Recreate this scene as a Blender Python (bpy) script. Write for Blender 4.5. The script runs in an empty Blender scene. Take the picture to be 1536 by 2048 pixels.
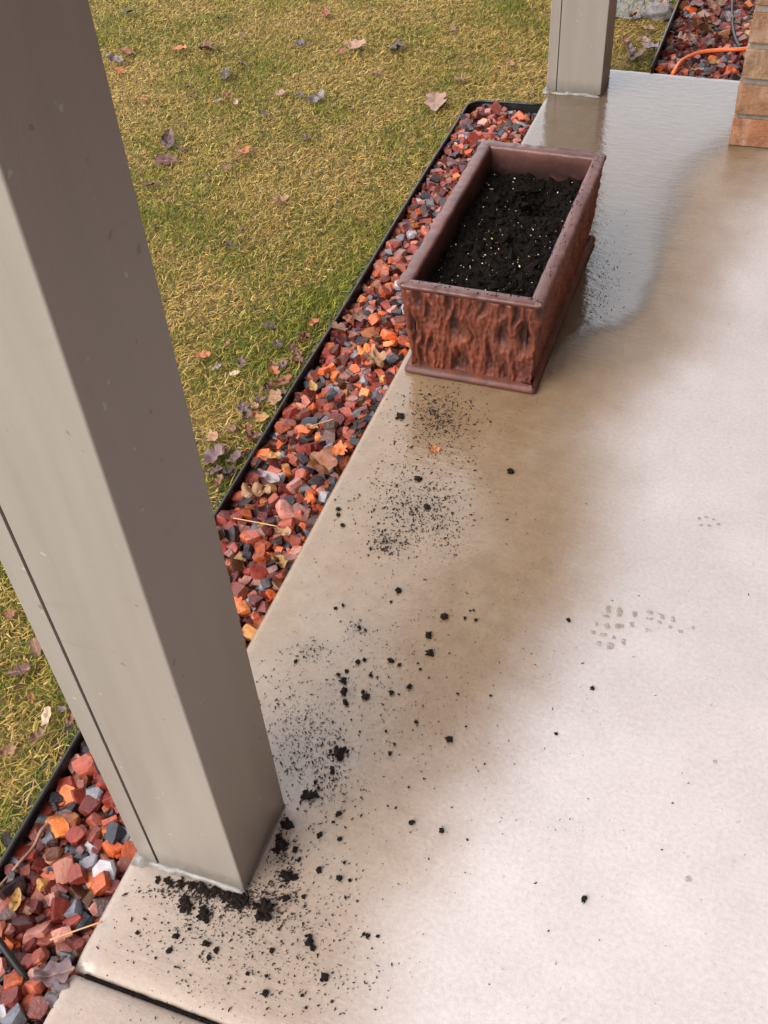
import bpy, bmesh, math, random
import numpy as np
from mathutils import Vector, Matrix, noise as mnoise

random.seed(7)
rng = np.random.default_rng(7)
scene = bpy.context.scene
COL = scene.collection

# ------------------------------------------------------------------ camera
S = 1.2                                   # camera height in metres
F_PX, PITCH, ROLL, YAW = 2094.8, math.radians(45.572), math.radians(4.3196), math.radians(-22.5834)


def cam_axes():
    cy, sy = math.cos(YAW), math.sin(YAW)
    fwd = np.array([sy * math.cos(PITCH), cy * math.cos(PITCH), -math.sin(PITCH)])
    right = np.array([cy, -sy, 0.0])
    down = np.cross(fwd, right)
    c, s = math.cos(ROLL), math.sin(ROLL)
    return c * right + s * down, -s * right + c * down, fwd


AX_R, AX_D, AX_F = cam_axes()
cam_data = bpy.data.cameras.new('camera')
cam = bpy.data.objects.new('camera', cam_data)
COL.objects.link(cam)
cam.matrix_world = Matrix(((AX_R[0], -AX_D[0], -AX_F[0], 0), (AX_R[1], -AX_D[1], -AX_F[1], 0),
                           (AX_R[2], -AX_D[2], -AX_F[2], S), (0, 0, 0, 1)))
cam_data.sensor_fit = 'VERTICAL'
cam_data.sensor_height = 24.0
cam_data.sensor_width = 18.0
cam_data.lens = 24.0 * F_PX / 2048.0
cam_data.clip_start = 0.05
cam_data.clip_end = 500
scene.camera = cam


def ground(u, v, z=0.0):
    """point of the horizontal plane z that the photograph shows at pixel (u, v)"""
    w = AX_R * (u - 768) + AX_D * (v - 1024) + AX_F * F_PX
    t = (z - S) / w[2]
    return np.array([w[0] * t, w[1] * t, z])


def to_px(P):
    d = np.asarray(P, float) - np.array([0, 0, S])
    x, y, z = d @ AX_R, d @ AX_D, d @ AX_F
    z = np.where(z < 0.05, 0.05, z)
    return 768 + F_PX * x / z, 1024 + F_PX * y / z, z


# ------------------------------------------------------------------ light
SUN_ELEV, SUN_AZ = math.radians(42), math.radians(209)      # azimuth clockwise from +Y
CLOUD = 7.0
world = bpy.data.worlds.new('World')
scene.world = world
world.use_nodes = True
wn = world.node_tree
wn.nodes.clear()
sky = wn.nodes.new('ShaderNodeTexSky')
sky.sky_type = 'NISHITA'
sky.sun_disc = False
sky.sun_elevation = SUN_ELEV
sky.sun_rotation = SUN_AZ
sky.air_density = 1.0
sky.dust_density = 6.0
hsv = wn.nodes.new('ShaderNodeHueSaturation')
hsv.inputs['Saturation'].default_value = 0.35             # cloud cover takes most of the blue out
bg = wn.nodes.new('ShaderNodeBackground')
bg.inputs['Strength'].default_value = 0.15
wo = wn.nodes.new('ShaderNodeOutputWorld')
wn.links.new(sky.outputs[0], hsv.inputs['Color'])
# an even layer of cloud over the blue
ctc = wn.nodes.new('ShaderNodeTexCoord')
cln = wn.nodes.new('ShaderNodeTexNoise')
cln.inputs['Scale'].default_value = 2.2
cln.inputs['Detail'].default_value = 5
clr = wn.nodes.new('ShaderNodeValToRGB')
clr.color_ramp.elements[0].color = (0.76, 0.84, 0.97, 1)
clr.color_ramp.elements[1].color = (1.0, 1.0, 1.02, 1)
clm = wn.nodes.new('ShaderNodeVectorMath')
clm.operation = 'SCALE'
clm.inputs['Scale'].default_value = CLOUD
cmx = wn.nodes.new('ShaderNodeMix')
cmx.data_type = 'RGBA'
cmx.inputs[0].default_value = 0.8
wn.links.new(ctc.outputs['Generated'], cln.inputs['Vector'])
wn.links.new(cln.outputs['Fac'], clr.inputs[0])
wn.links.new(clr.outputs[0], clm.inputs[0])
wn.links.new(hsv.outputs[0], cmx.inputs[6])
wn.links.new(clm.outputs[0], cmx.inputs[7])
wn.links.new(cmx.outputs[2], bg.inputs['Color'])
wn.links.new(bg.outputs[0], wo.inputs['Surface'])

sun_data = bpy.data.lights.new('sun', 'SUN')
sun_data.energy = 1.35
sun_data.angle = math.radians(50)
sun_data.color = (1.0, 0.92, 0.80)
sun = bpy.data.objects.new('sun', sun_data)
COL.objects.link(sun)
sd = Vector((math.sin(SUN_AZ) * math.cos(SUN_ELEV), math.cos(SUN_AZ) * math.cos(SUN_ELEV), math.sin(SUN_ELEV)))
sun.rotation_euler = sd.to_track_quat('Z', 'Y').to_euler()
sun.location = sd * 20

scene.view_settings.view_transform = 'Standard'
scene.view_settings.look = 'None'
scene.view_settings.gamma = 1
scene.view_settings.use_curve_mapping = False
scene.view_settings.exposure = 1.40
scene.render.engine = 'CYCLES'
scene.cycles.max_bounces = 6
scene.cycles.use_denoising = True

# ------------------------------------------------------------------ helpers


def mesh_np(name, verts, faces, mat=None, smooth=False):
    me = bpy.data.meshes.new(name)
    me.from_pydata([tuple(v) for v in verts], [], [tuple(f) for f in faces])
    me.update()
    if mat:
        me.materials.append(mat)
    me.polygons.foreach_set('use_smooth', [smooth] * len(me.polygons))
    return me


def fast_mesh(name, V, tris, mat=None, smooth=False):
    """triangle mesh straight from arrays"""
    me = bpy.data.meshes.new(name)
    n, m = len(V), len(tris)
    me.vertices.add(n)
    me.vertices.foreach_set('co', np.asarray(V, np.float32).ravel())
    me.loops.add(3 * m)
    me.loops.foreach_set('vertex_index', np.asarray(tris, np.int32).ravel())
    me.polygons.add(m)
    me.polygons.foreach_set('loop_start', np.arange(0, 3 * m, 3, dtype=np.int32))
    me.polygons.foreach_set('loop_total', np.full(m, 3, np.int32))
    me.update(calc_edges=True)
    me.validate()
    if mat:
        me.materials.append(mat)
    me.polygons.foreach_set('use_smooth', np.full(len(me.polygons), smooth))
    return me


def set_col(me, name, cols):
    a = me.color_attributes.new(name, 'FLOAT_COLOR', 'POINT')
    c = np.ones((len(me.vertices), 4), np.float32)
    c[:, :3] = cols
    a.data.foreach_set('color', c.ravel())


def set_float(me, name, vals):
    a = me.attributes.new(name, 'FLOAT', 'POINT')
    a.data.foreach_set('value', np.asarray(vals, np.float32))


def obj(name, me, parent=None, kind=None, loc=None):
    o = bpy.data.objects.new(name, me)
    COL.objects.link(o)
    if parent:
        o.parent = parent
    if loc is not None:
        o.location = loc
    if kind:
        o['kind'] = kind
    return o


def tag(o, label, cat, group=None):
    o['label'] = label
    o['category'] = cat
    if group:
        o['group'] = group
    return o


def empty(name, loc=(0, 0, 0)):
    o = bpy.data.objects.new(name, None)
    o.empty_display_size = 0.1
    COL.objects.link(o)
    o.location = loc
    return o


def box_bm(bm, x0, x1, y0, y1, z0, z1):
    r = bmesh.ops.create_cube(bm, size=1.0)
    for v in r['verts']:
        v.co = Vector(((x0 + x1) / 2 + v.co.x * (x1 - x0), (y0 + y1) / 2 + v.co.y * (y1 - y0), (z0 + z1) / 2 + v.co.z * (z1 - z0)))
    return r['verts']


def bm_mesh(name, bm, mat, smooth=False):
    me = bpy.data.meshes.new(name)
    bm.normal_update()
    bm.to_mesh(me)
    bm.free()
    if mat:
        me.materials.append(mat)
    if smooth:
        me.polygons.foreach_set('use_smooth', [True] * len(me.polygons))
    return me


def tube(name, pts, rad, mat, seg=8, caps=True):
    """round tube through points; rad a number or one per point"""
    P = [Vector(p) for p in pts]
    n = len(P)
    R = [rad] * n if isinstance(rad, (int, float)) else list(rad)
    V, Fc = [], []
    up = Vector((0, 0, 1))
    for i in range(n):
        t = (P[min(i + 1, n - 1)] - P[max(i - 1, 0)]).normalized()
        a = t.cross(up)
        if a.length < 1e-3:
            a = t.cross(Vector((1, 0, 0)))
        a.normalize()
        b = a.cross(t)
        for k in range(seg):
            th = 2 * math.pi * k / seg
            V.append(P[i] + (a * math.cos(th) + b * math.sin(th)) * R[i])
    for i in range(n - 1):
        for k in range(seg):
            k2 = (k + 1) % seg
            Fc.append((i * seg + k, i * seg + k2, (i + 1) * seg + k2, (i + 1) * seg + k))
    if caps:
        Fc.append(tuple(range(seg - 1, -1, -1)))
        Fc.append(tuple((n - 1) * seg + k for k in range(seg)))
    return mesh_np(name, V, Fc, mat, True)


class Nodes:
    def __init__(self, name):
        self.m = bpy.data.materials.new(name)
        self.m.use_nodes = True
        self.t = self.m.node_tree
        self.b = self.t.nodes['Principled BSDF']
        self.out = self.t.nodes['Material Output']

    def n(self, typ, **kw):
        nd = self.t.nodes.new(typ)
        for k, v in kw.items():
            if hasattr(nd, k):
                setattr(nd, k, v)
            else:
                nd.inputs[k].default_value = v
        return nd

    def link(self, a, b):
        self.t.links.new(a, b)

    def noise(self, scale, detail=4, rough=0.6, vec=None, dist=0.0):
        nd = self.n('ShaderNodeTexNoise')
        nd.inputs['Scale'].default_value = scale
        nd.inputs['Detail'].default_value = detail
        nd.inputs['Roughness'].default_value = rough
        nd.inputs['Distortion'].default_value = dist
        if vec is not None:
            self.link(vec, nd.inputs['Vector'])
        return nd.outputs['Fac']

    def ramp(self, src, stops):
        nd = self.n('ShaderNodeValToRGB')
        e = nd.color_ramp.elements
        while len(e) < len(stops):
            e.new(0.5)
        for el, (p, c) in zip(e, stops):
            el.position = p
            el.color = (*c, 1) if len(c) == 3 else c
        self.link(src, nd.inputs[0])
        return nd.outputs[0]

    def mix(self, fac, a, b, mode='MIX'):
        nd = self.n('ShaderNodeMix', data_type='RGBA', blend_type=mode)
        for sock, v in ((nd.inputs[0], fac), (nd.inputs[6], a), (nd.inputs[7], b)):
            if isinstance(v, (int, float)):
                sock.default_value = v
            elif isinstance(v, tuple):
                sock.default_value = (*v, 1)
            else:
                self.link(v, sock)
        return nd.outputs[2]

    def math(self, op, a, b=None, c=None):
        nd = self.n('ShaderNodeMath', operation=op)
        for i, v in enumerate((a, b, c)):
            if v is None:
                continue
            if isinstance(v, (int, float)):
                nd.inputs[i].default_value = v
            else:
                self.link(v, nd.inputs[i])
        return nd.outputs[0]

    def maprange(self, src, a, b, c, d):
        nd = self.n('ShaderNodeMapRange')
        self.link(src, nd.inputs[0])
        for i, v in enumerate((a, b, c, d)):
            nd.inputs[i + 1].default_value = v
        return nd.outputs[0]

    def pos(self, scale=(1, 1, 1), rot=(0, 0, 0), which='obj'):
        if which == 'obj':
            src = self.n('ShaderNodeTexCoord').outputs['Object']
        else:
            src = self.n('ShaderNodeNewGeometry').outputs['Position']
        mp = self.n('ShaderNodeMapping')
        mp.inputs['Scale'].default_value = scale
        mp.inputs['Rotation'].default_value = rot
        self.link(src, mp.inputs['Vector'])
        return mp.outputs[0]

    def attr(self, name):
        return self.n('ShaderNodeAttribute', attribute_name=name)

    def bump(self, h, strength, dist, prev=None):
        nd = self.n('ShaderNodeBump')
        nd.inputs['Distance'].default_value = dist
        if isinstance(strength, (int, float)):
            nd.inputs['Strength'].default_value = strength
        else:
            self.link(strength, nd.inputs['Strength'])
        self.link(h, nd.inputs['Height'])
        if prev is not None:
            self.link(prev, nd.inputs['Normal'])
        self.link(nd.outputs[0], self.b.inputs['Normal'])
        return nd.outputs[0]

    def set(self, color=None, rough=None, ior=None, metal=None):
        for k, v in (('Base Color', color), ('Roughness', rough), ('IOR', ior), ('Metallic', metal)):
            if v is None:
                continue
            if isinstance(v, tuple):
                self.b.inputs[k].default_value = (*v, 1)
            elif isinstance(v, (int, float)):
                self.b.inputs[k].default_value = v
            else:
                self.link(v, self.b.inputs[k])
        return self.m


# ------------------------------------------------------------------ materials
def mat_concrete():
    M = Nodes('concrete')
    p = M.pos()
    wet = M.attr('wet').outputs['Fac']
    film = M.attr('film').outputs['Fac']
    blotch = M.noise(5.0, 6, 0.65, p)
    fine = M.noise(160.0, 5, 0.7, p)
    mid = M.noise(28.0, 5, 0.65, p)
    dry = M.ramp(blotch, [(0.3, (0.400, 0.352, 0.345)), (0.7, (0.465, 0.418, 0.412))])
    damp = M.ramp(mid, [(0.25, (0.168, 0.107, 0.061)), (0.75, (0.228, 0.152, 0.090))])
    c = M.mix(wet, dry, damp)
    c = M.mix(0.35, c, M.ramp(fine, [(0.3, (0.35, 0.35, 0.35)), (0.72, (0.66, 0.65, 0.64))]), 'OVERLAY')
    stain = M.noise(3.2, 6, 0.7, M.pos((1, 1, 1), (0.3, 0.2, 0.7)))
    c = M.mix(M.maprange(stain, 0.48, 0.72, 0, 0.30), c, (0.30, 0.285, 0.25))
    pore = M.noise(230.0, 2, 0.5, p)
    c = M.mix(M.maprange(pore, 0.70, 0.76, 0, 0.45), c, (0.14, 0.115, 0.09))
    dn = M.maprange(M.noise(95.0, 5, 0.75, p), 0.38, 0.62, 0, 1)
    c = M.mix(M.math('MULTIPLY', M.math('MULTIPLY', M.attr('dirt').outputs['Fac'], dn), 0.62), c, (0.045, 0.035, 0.032))
    spots = M.noise(75.0, 2, 0.5, p)
    c = M.mix(M.maprange(spots, 0.70, 0.78, 0, 0.35), c, (0.17, 0.14, 0.11))
    r1 = M.maprange(wet, 0, 1, 0.85, 0.34)
    rn = M.maprange(mid, 0.3, 0.7, -0.04, 0.05)
    r2 = M.math('ADD', M.maprange(film, 0, 1, 0, -0.35), r1)
    r3 = M.math('MAXIMUM', M.math('ADD', r2, rn), 0.055)
    c = M.mix(M.maprange(M.attr('wet_shade').outputs['Fac'], 0.0, 0.7, 0, 0.55), c, (0.03, 0.025, 0.022))  # puddle darkening: wet concrete plus shade painted into the colour
    M.set(c, r3, M.maprange(film, 0, 1, 1.42, 1.72))
    # broomed and pitted face; standing water smooths it
    brush = M.noise(1.0, 4, 0.6, M.pos((18, 110, 20), (0, 0, math.radians(28))))
    st = M.maprange(film, 0, 1, 0.38, 0.09)
    nb = M.bump(fine, st, 0.0016)
    nb = M.bump(brush, M.math('MULTIPLY', wet, M.maprange(film, 0, 1, 0.28, 0.13)), 0.004, nb)
    dim = M.noise(1.0, 3, 0.55, M.pos((34, 60, 30), (0, 0, math.radians(35))))
    M.bump(dim, M.math('MULTIPLY', wet, 0.15), 0.006, nb)
    return M.m


def mat_simple(name, c1, c2, scale, rough, bump=0.0, bscale=None, bdist=0.002, ior=1.45, which='obj'):
    M = Nodes(name)
    p = M.pos(which=which)
    f = M.noise(scale, 5, 0.65, p)
    M.set(M.ramp(f, [(0.3, c1), (0.7, c2)]), rough, ior)
    if bump:
        M.bump(M.noise(bscale or scale * 3, 4, 0.6, p), bump, bdist)
    return M.m


def mat_stone(name, use_attr):
    M = Nodes(name)
    p = M.pos(which='obj' if not use_attr else 'world')
    base = M.attr('col').outputs['Color'] if use_attr else M.n('ShaderNodeObjectInfo').outputs['Color']
    f = M.noise(110, 5, 0.7, p)
    c = M.mix(0.8, base, M.ramp(f, [(0.28, (0.20, 0.19, 0.19)), (0.72, (0.72, 0.70, 0.68))]), 'OVERLAY')
    g = M.noise(45, 3, 0.6, p)
    c = M.mix(M.maprange(g, 0.60, 0.74, 0, 0.30), c, (0.30, 0.22, 0.19))
    M.set(c, M.maprange(f, 0.3, 0.7, 0.20, 0.45), 1.42)
    bv = M.n('ShaderNodeBevel', samples=3)
    bv.inputs['Radius'].default_value = 0.0016
    M.bump(M.math('ADD', f, M.math('MULTIPLY', M.noise(330, 3, 0.6, p), 0.5)), 0.6, 0.0022, bv.outputs[0])
    return M.m


def mat_leaf():
    M = Nodes('dead_leaf')
    base = M.n('ShaderNodeObjectInfo').outputs['Color']
    p = M.pos()
    f = M.noise(60, 5, 0.7, p)
    c = M.mix(0.7, base, M.ramp(f, [(0.3, (0.24, 0.23, 0.23)), (0.7, (0.68, 0.67, 0.66))]), 'OVERLAY')
    vein = M.attr('vein').outputs['Fac']
    c = M.mix(M.math('MULTIPLY', vein, 0.45), c, (0.36, 0.24, 0.12))
    M.set(c, 0.36, 1.45)
    M.bump(f, 0.4, 0.002)
    return M.m


def mat_brick():
    M = Nodes('face_brick')
    base = M.n('ShaderNodeObjectInfo').outputs['Color']
    p = M.pos(which='world')
    st = M.noise(38, 6, 0.7, p)
    f = M.noise(120, 5, 0.75, p)
    c = M.mix(0.85, base, M.ramp(st, [(0.3, (0.30, 0.28, 0.27)), (0.7, (0.70, 0.69, 0.67))]), 'OVERLAY')
    bl = M.noise(9, 3, 0.5, p)
    c = M.mix(M.maprange(bl, 0.5, 0.75, 0, 0.45), c, (0.46, 0.34, 0.26))
    M.set(c, 0.7, 1.45)
    h = M.math('ADD', st, M.math('MULTIPLY', f, 0.4))
    sk = M.noise(1.0, 4, 0.6, M.pos((80, 80, 9), which='world'))
    M.link(M.mix(M.maprange(sk, 0.52, 0.72, 0, 0.5), c, (0.36, 0.27, 0.21)), M.b.inputs['Base Color'])
    M.bump(h, 0.9, 0.008)
    return M.m


def mat_post():
    M = Nodes('taupe_coated_aluminium')
    p = M.pos()
    f = M.noise(420, 2, 0.5, p)
    drip = M.noise(1.0, 5, 0.65, M.pos((26, 26, 1.6)))
    c = M.ramp(drip, [(0.30, (0.208, 0.182, 0.157)), (0.70, (0.244, 0.215, 0.188))])
    sp = M.noise(95, 1, 0.4, p)
    c = M.mix(M.maprange(sp, 0.775, 0.80, 0, 0.35), c, (0.40, 0.47, 0.43))
    sp2 = M.noise(70, 1, 0.4, M.pos((1, 1, 1), (0.4, 0.2, 0.9)))
    c = M.mix(M.maprange(sp2, 0.765, 0.79, 0, 0.5), c, (0.10, 0.07, 0.05))
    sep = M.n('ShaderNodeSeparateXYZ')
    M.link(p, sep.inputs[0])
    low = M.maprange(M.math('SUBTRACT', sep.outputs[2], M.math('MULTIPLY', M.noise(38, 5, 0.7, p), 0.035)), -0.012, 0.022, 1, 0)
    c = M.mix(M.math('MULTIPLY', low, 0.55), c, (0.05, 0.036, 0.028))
    scuff = M.noise(1.0, 3, 0.6, M.pos((9, 9, 55), (0.25, 0.1, 0)))
    c = M.mix(M.maprange(scuff, 0.66, 0.74, 0, 0.14), c, (0.12, 0.10, 0.085))
    M.set(c, M.maprange(drip, 0.3, 0.7, 0.34, 0.46), 1.45)
    M.bump(f, 0.15, 0.0008)
    return M.m


def mat_planter():
    M = Nodes('cast_terracotta')
    p = M.pos()
    f = M.noise(130, 5, 0.7, p)
    b = M.noise(10, 4, 0.6, p)
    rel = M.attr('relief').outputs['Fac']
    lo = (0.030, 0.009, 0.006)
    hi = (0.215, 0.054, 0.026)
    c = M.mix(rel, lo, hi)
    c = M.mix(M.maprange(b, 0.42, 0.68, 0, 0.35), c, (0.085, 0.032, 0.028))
    c = M.mix(0.5, c, M.ramp(f, [(0.3, (0.34, 0.33, 0.33)), (0.7, (0.63, 0.62, 0.61))]), 'OVERLAY')
    M.set(c, M.maprange(f, 0.3, 0.7, 0.38, 0.6), 1.45)
    M.bump(f, 0.5, 0.0025)
    return M.m


def mat_rim():
    M = Nodes('worn_terracotta_rim')
    p = M.pos()
    f = M.noise(120, 5, 0.7, p)
    b = M.noise(14, 4, 0.6, p)
    c = M.ramp(b, [(0.3, (0.074, 0.028, 0.024)), (0.7, (0.140, 0.058, 0.048))])
    c = M.mix(0.5, c, M.ramp(f, [(0.3, (0.34, 0.33, 0.33)), (0.7, (0.63, 0.62, 0.61))]), 'OVERLAY')
    # soil stains plus painted shade, darkening the inside walls downward
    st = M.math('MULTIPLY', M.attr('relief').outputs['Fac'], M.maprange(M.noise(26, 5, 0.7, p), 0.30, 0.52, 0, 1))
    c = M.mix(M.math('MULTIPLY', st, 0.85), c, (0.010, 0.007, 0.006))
    M.set(c, 0.36, 1.45)
    M.bump(f, 0.35, 0.0018)
    return M.m


def mat_grass():
    M = Nodes('grass_blade')
    c = M.attr('col').outputs['Color']
    M.set(c, 0.6, 1.28)
    return M.m


def mat_attr(name, rough, bump=0.0):
    M = Nodes(name)
    c = M.attr('col').outputs['Color']
    M.set(c, rough, 1.45)
    if bump:
        M.bump(M.noise(300, 3, 0.6, M.pos(which='world')), bump, 0.002)
    return M.m


def mat_tread():
    M = Nodes('dried_mud_film')
    p = M.pos(which='world')
    f = M.noise(120, 4, 0.7, p)
    M.set(M.ramp(f, [(0.3, (0.23, 0.175, 0.13)), (0.7, (0.31, 0.25, 0.205))]), 0.8)
    # ragged, half worn-off film: a real hole pattern in a thin layer
    tr = M.n('ShaderNodeBsdfTransparent')
    mx = M.n('ShaderNodeMixShader')
    M.link(M.maprange(M.noise(150, 4, 0.7, p), 0.34, 0.60, 0.05, 0.75), mx.inputs[0])
    M.link(tr.outputs[0], mx.inputs[1])
    M.link(M.b.outputs[0], mx.inputs[2])
    M.link(mx.outputs[0], M.out.inputs['Surface'])
    return M.m


def mat_lawn():
    M = Nodes('lawn_thatch')
    p = M.pos()
    big = M.noise(2.2, 5, 0.6, p)
    f = M.noise(70, 5, 0.75, p)
    c = M.mix(M.maprange(big, 0.42, 0.60, 0, 1), M.ramp(f, [(0.3, (0.060, 0.042, 0.016)), (0.7, (0.25, 0.175, 0.055))]), M.ramp(f, [(0.3, (0.035, 0.038, 0.008)), (0.7, (0.13, 0.125, 0.020))]))
    M.set(c, 0.9, 1.3)
    M.bump(M.noise(150, 4, 0.7, p), 0.8, 0.01)
    return M.m


MAT = dict(
    concrete=mat_concrete(), stone=mat_stone('crushed_stone', False), gravel=mat_stone('crushed_gravel', True),
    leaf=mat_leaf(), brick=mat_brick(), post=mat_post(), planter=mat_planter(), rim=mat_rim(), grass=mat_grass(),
    lawn=mat_lawn(),
    earth=mat_simple('wet_earth', (0.012, 0.008, 0.006), (0.045, 0.028, 0.020), 40, 0.6, 0.8, 120, 0.008),
    soil=mat_simple('black_potting_soil', (0.003, 0.0022, 0.002), (0.013, 0.009, 0.007), 170, 0.95, 1.0, 260, 0.006, 1.2),
    clod=mat_simple('wet_soil', (0.005, 0.0035, 0.003), (0.024, 0.015, 0.011), 150, 0.7, 0.8, 300, 0.003, 1.25),
    crumb=mat_simple('soil_fibre', (0.008, 0.006, 0.006), (0.040, 0.026, 0.022), 100, 0.7, ior=1.2),
    perlite=mat_attr('perlite_bits', 0.7),
    plastic=mat_simple('black_plastic_edging', (0.010, 0.010, 0.010), (0.022, 0.021, 0.020), 30, 0.34, 0.3, 60, 0.004),
    rubber=mat_simple('black_rubber', (0.008, 0.007, 0.007), (0.014, 0.013, 0.013), 40, 0.42),
    cord=mat_simple('orange_vinyl', (0.78, 0.13, 0.025), (0.85, 0.17, 0.035), 40, 0.4),
    caulk=mat_simple('white_caulk', (0.10, 0.09, 0.078), (0.21, 0.195, 0.18), 60, 0.35, 0.4, 120, 0.003),
    mortar=mat_simple('grey_mortar', (0.14, 0.12, 0.10), (0.23, 0.20, 0.17), 60, 0.9, 0.6, 200, 0.003),
    soffit=mat_simple('tan_soffit', (0.11, 0.085, 0.065), (0.13, 0.10, 0.078), 8, 0.5),
    shingle=mat_simple('brown_shingle', (0.06, 0.05, 0.04), (0.12, 0.10, 0.09), 30, 0.9, 0.6, 80, 0.01),
    twig=mat_simple('brown_twig', (0.14, 0.07, 0.05), (0.24, 0.13, 0.09), 60, 0.5),
    needle=mat_simple('dry_pine_needle', (0.40, 0.22, 0.09), (0.52, 0.30, 0.13), 60, 0.5),
    chip=mat_simple('pale_wood_chip', (0.45, 0.25, 0.06), (0.6, 0.36, 0.10), 90, 0.6),
    rock=mat_simple('grey_fieldstone', (0.09, 0.08, 0.075), (0.19, 0.17, 0.16), 30, 0.45, 0.6, 70, 0.008),
    tread=mat_tread(),
)
Mw = Nodes('standing_water')
Mw.set((0.06, 0.06, 0.055), 0.03, 1.33)
Mw.bump(Mw.noise(14, 2, 0.5, Mw.pos()), 0.08, 0.01)
MAT['water'] = Mw.m

# ------------------------------------------------------------------ layout numbers (metres)
SLAB_X = -0.5535
JOINT_Y = 0.2965
SLAB_END = 2.828
LAWN_Z = -0.045
EDGE_TOP = -0.006
BED_Z = -0.041


def edge_x(y):
    return -0.703 - 0.0135 * y


# ------------------------------------------------------------------ ground sheets
def sheet(name, x0, x1, y0, y1, z, mat, nx=2, ny=2, parent=None, kind='structure', amp=0.0):
    V, Fc = [], []
    for j in range(ny + 1):
        for i in range(nx + 1):
            x, y = x0 + (x1 - x0) * i / nx, y0 + (y1 - y0) * j / ny
            V.append((x, y, z + (amp * mnoise.noise(Vector((x * 3, y * 3, 0))) if amp else 0)))
    for j in range(ny):
        for i in range(nx):
            a = j * (nx + 1) + i
            Fc.append((a, a + 1, a + nx + 2, a + nx + 1))
    o = obj(name, mesh_np(name, V, Fc, mat, bool(amp)), parent)
    if kind:
        o['kind'] = kind
    return o


sheet('lawn', -150, 150, -150, 150, LAWN_Z, MAT['lawn'], 40, 40)

# ------------------------------------------------------------------ patio slabs
WET = [(1640, 280), (1570, 320), (1515, 380), (1475, 450), (1450, 530), (1420, 620), (1365, 710), (1280, 800), (1228, 880),
       (1220, 960), (1212, 1050), (1188, 1150), (1150, 1250), (1105, 1345), (1050, 1440), (985, 1560), (915, 1665),
       (850, 1760), (800, 1850), (770, 1950), (740, 2060), (700, 2300)]
FILM = [(1560, 240), (1462, 285), (1400, 318), (1352, 365), (1335, 430), (1318, 500), (1305, 570), (1292, 622), (1245, 654), (1170, 664),
        (1130, 690), (1090, 800), (990, 850), (960, 930), (1000, 1010), (1010, 1090), (920, 1140), (850, 1230), (822, 1300), (835, 1380),
        (800, 1470), (730, 1560), (640, 1640), (560, 1720), (400, 1800), (250, 1800)]


DIRT = [(618, 1300, 26, 11, 0.9), (715, 1256, 16, 11, 0.9), (690, 1385, 26, 14, 0.8), (830, 1012, 46, 30, 0.6), (780, 1082, 22, 12, 0.7), (640, 1545, 32, 34, 0.5), (430, 1785, 70, 12, 1.0),
        (540, 1808, 34, 18, 0.9), (570, 1700, 14, 40, 0.9), (885, 838, 34, 24, 0.5), (620, 1480, 40, 30, 0.35), (760, 1200, 14, 8, 0.6), (500, 1860, 110, 50, 0.3)]


def side_field(poly, P):
    """signed distance (m) to an open line, positive on its left (yard) side"""
    A = np.array([ground(u, v)[:2] for u, v in poly])
    ring = np.vstack([A, [[A[-1, 0], -3.0]], [[-4, -3.0]], [[-4, 6.0]], [[A[0, 0], 6.0]]])
    d = np.full(len(P), 1e9)
    for a, b in zip(A[:-1], A[1:]):
        ab = b - a
        t = np.clip(((P - a) @ ab) / (ab @ ab), 0, 1)
        d = np.minimum(d, np.hypot(*(P - (a + t[:, None] * ab)).T))
    ins = np.zeros(len(P), bool)
    for a, b in zip(ring, np.roll(ring, -1, 0)):
        c = (a[1] > P[:, 1]) != (b[1] > P[:, 1])
        xs = (b[0] - a[0]) * (P[:, 1] - a[1]) / (b[1] - a[1] + 1e-12) + a[0]
        ins ^= c & (P[:, 0] < xs)
    return np.where(ins, d, -d)


def sstep(x, a, b):
    t = np.clip((x - a) / (b - a), 0, 1)
    return t * t * (3 - 2 * t)


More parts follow.
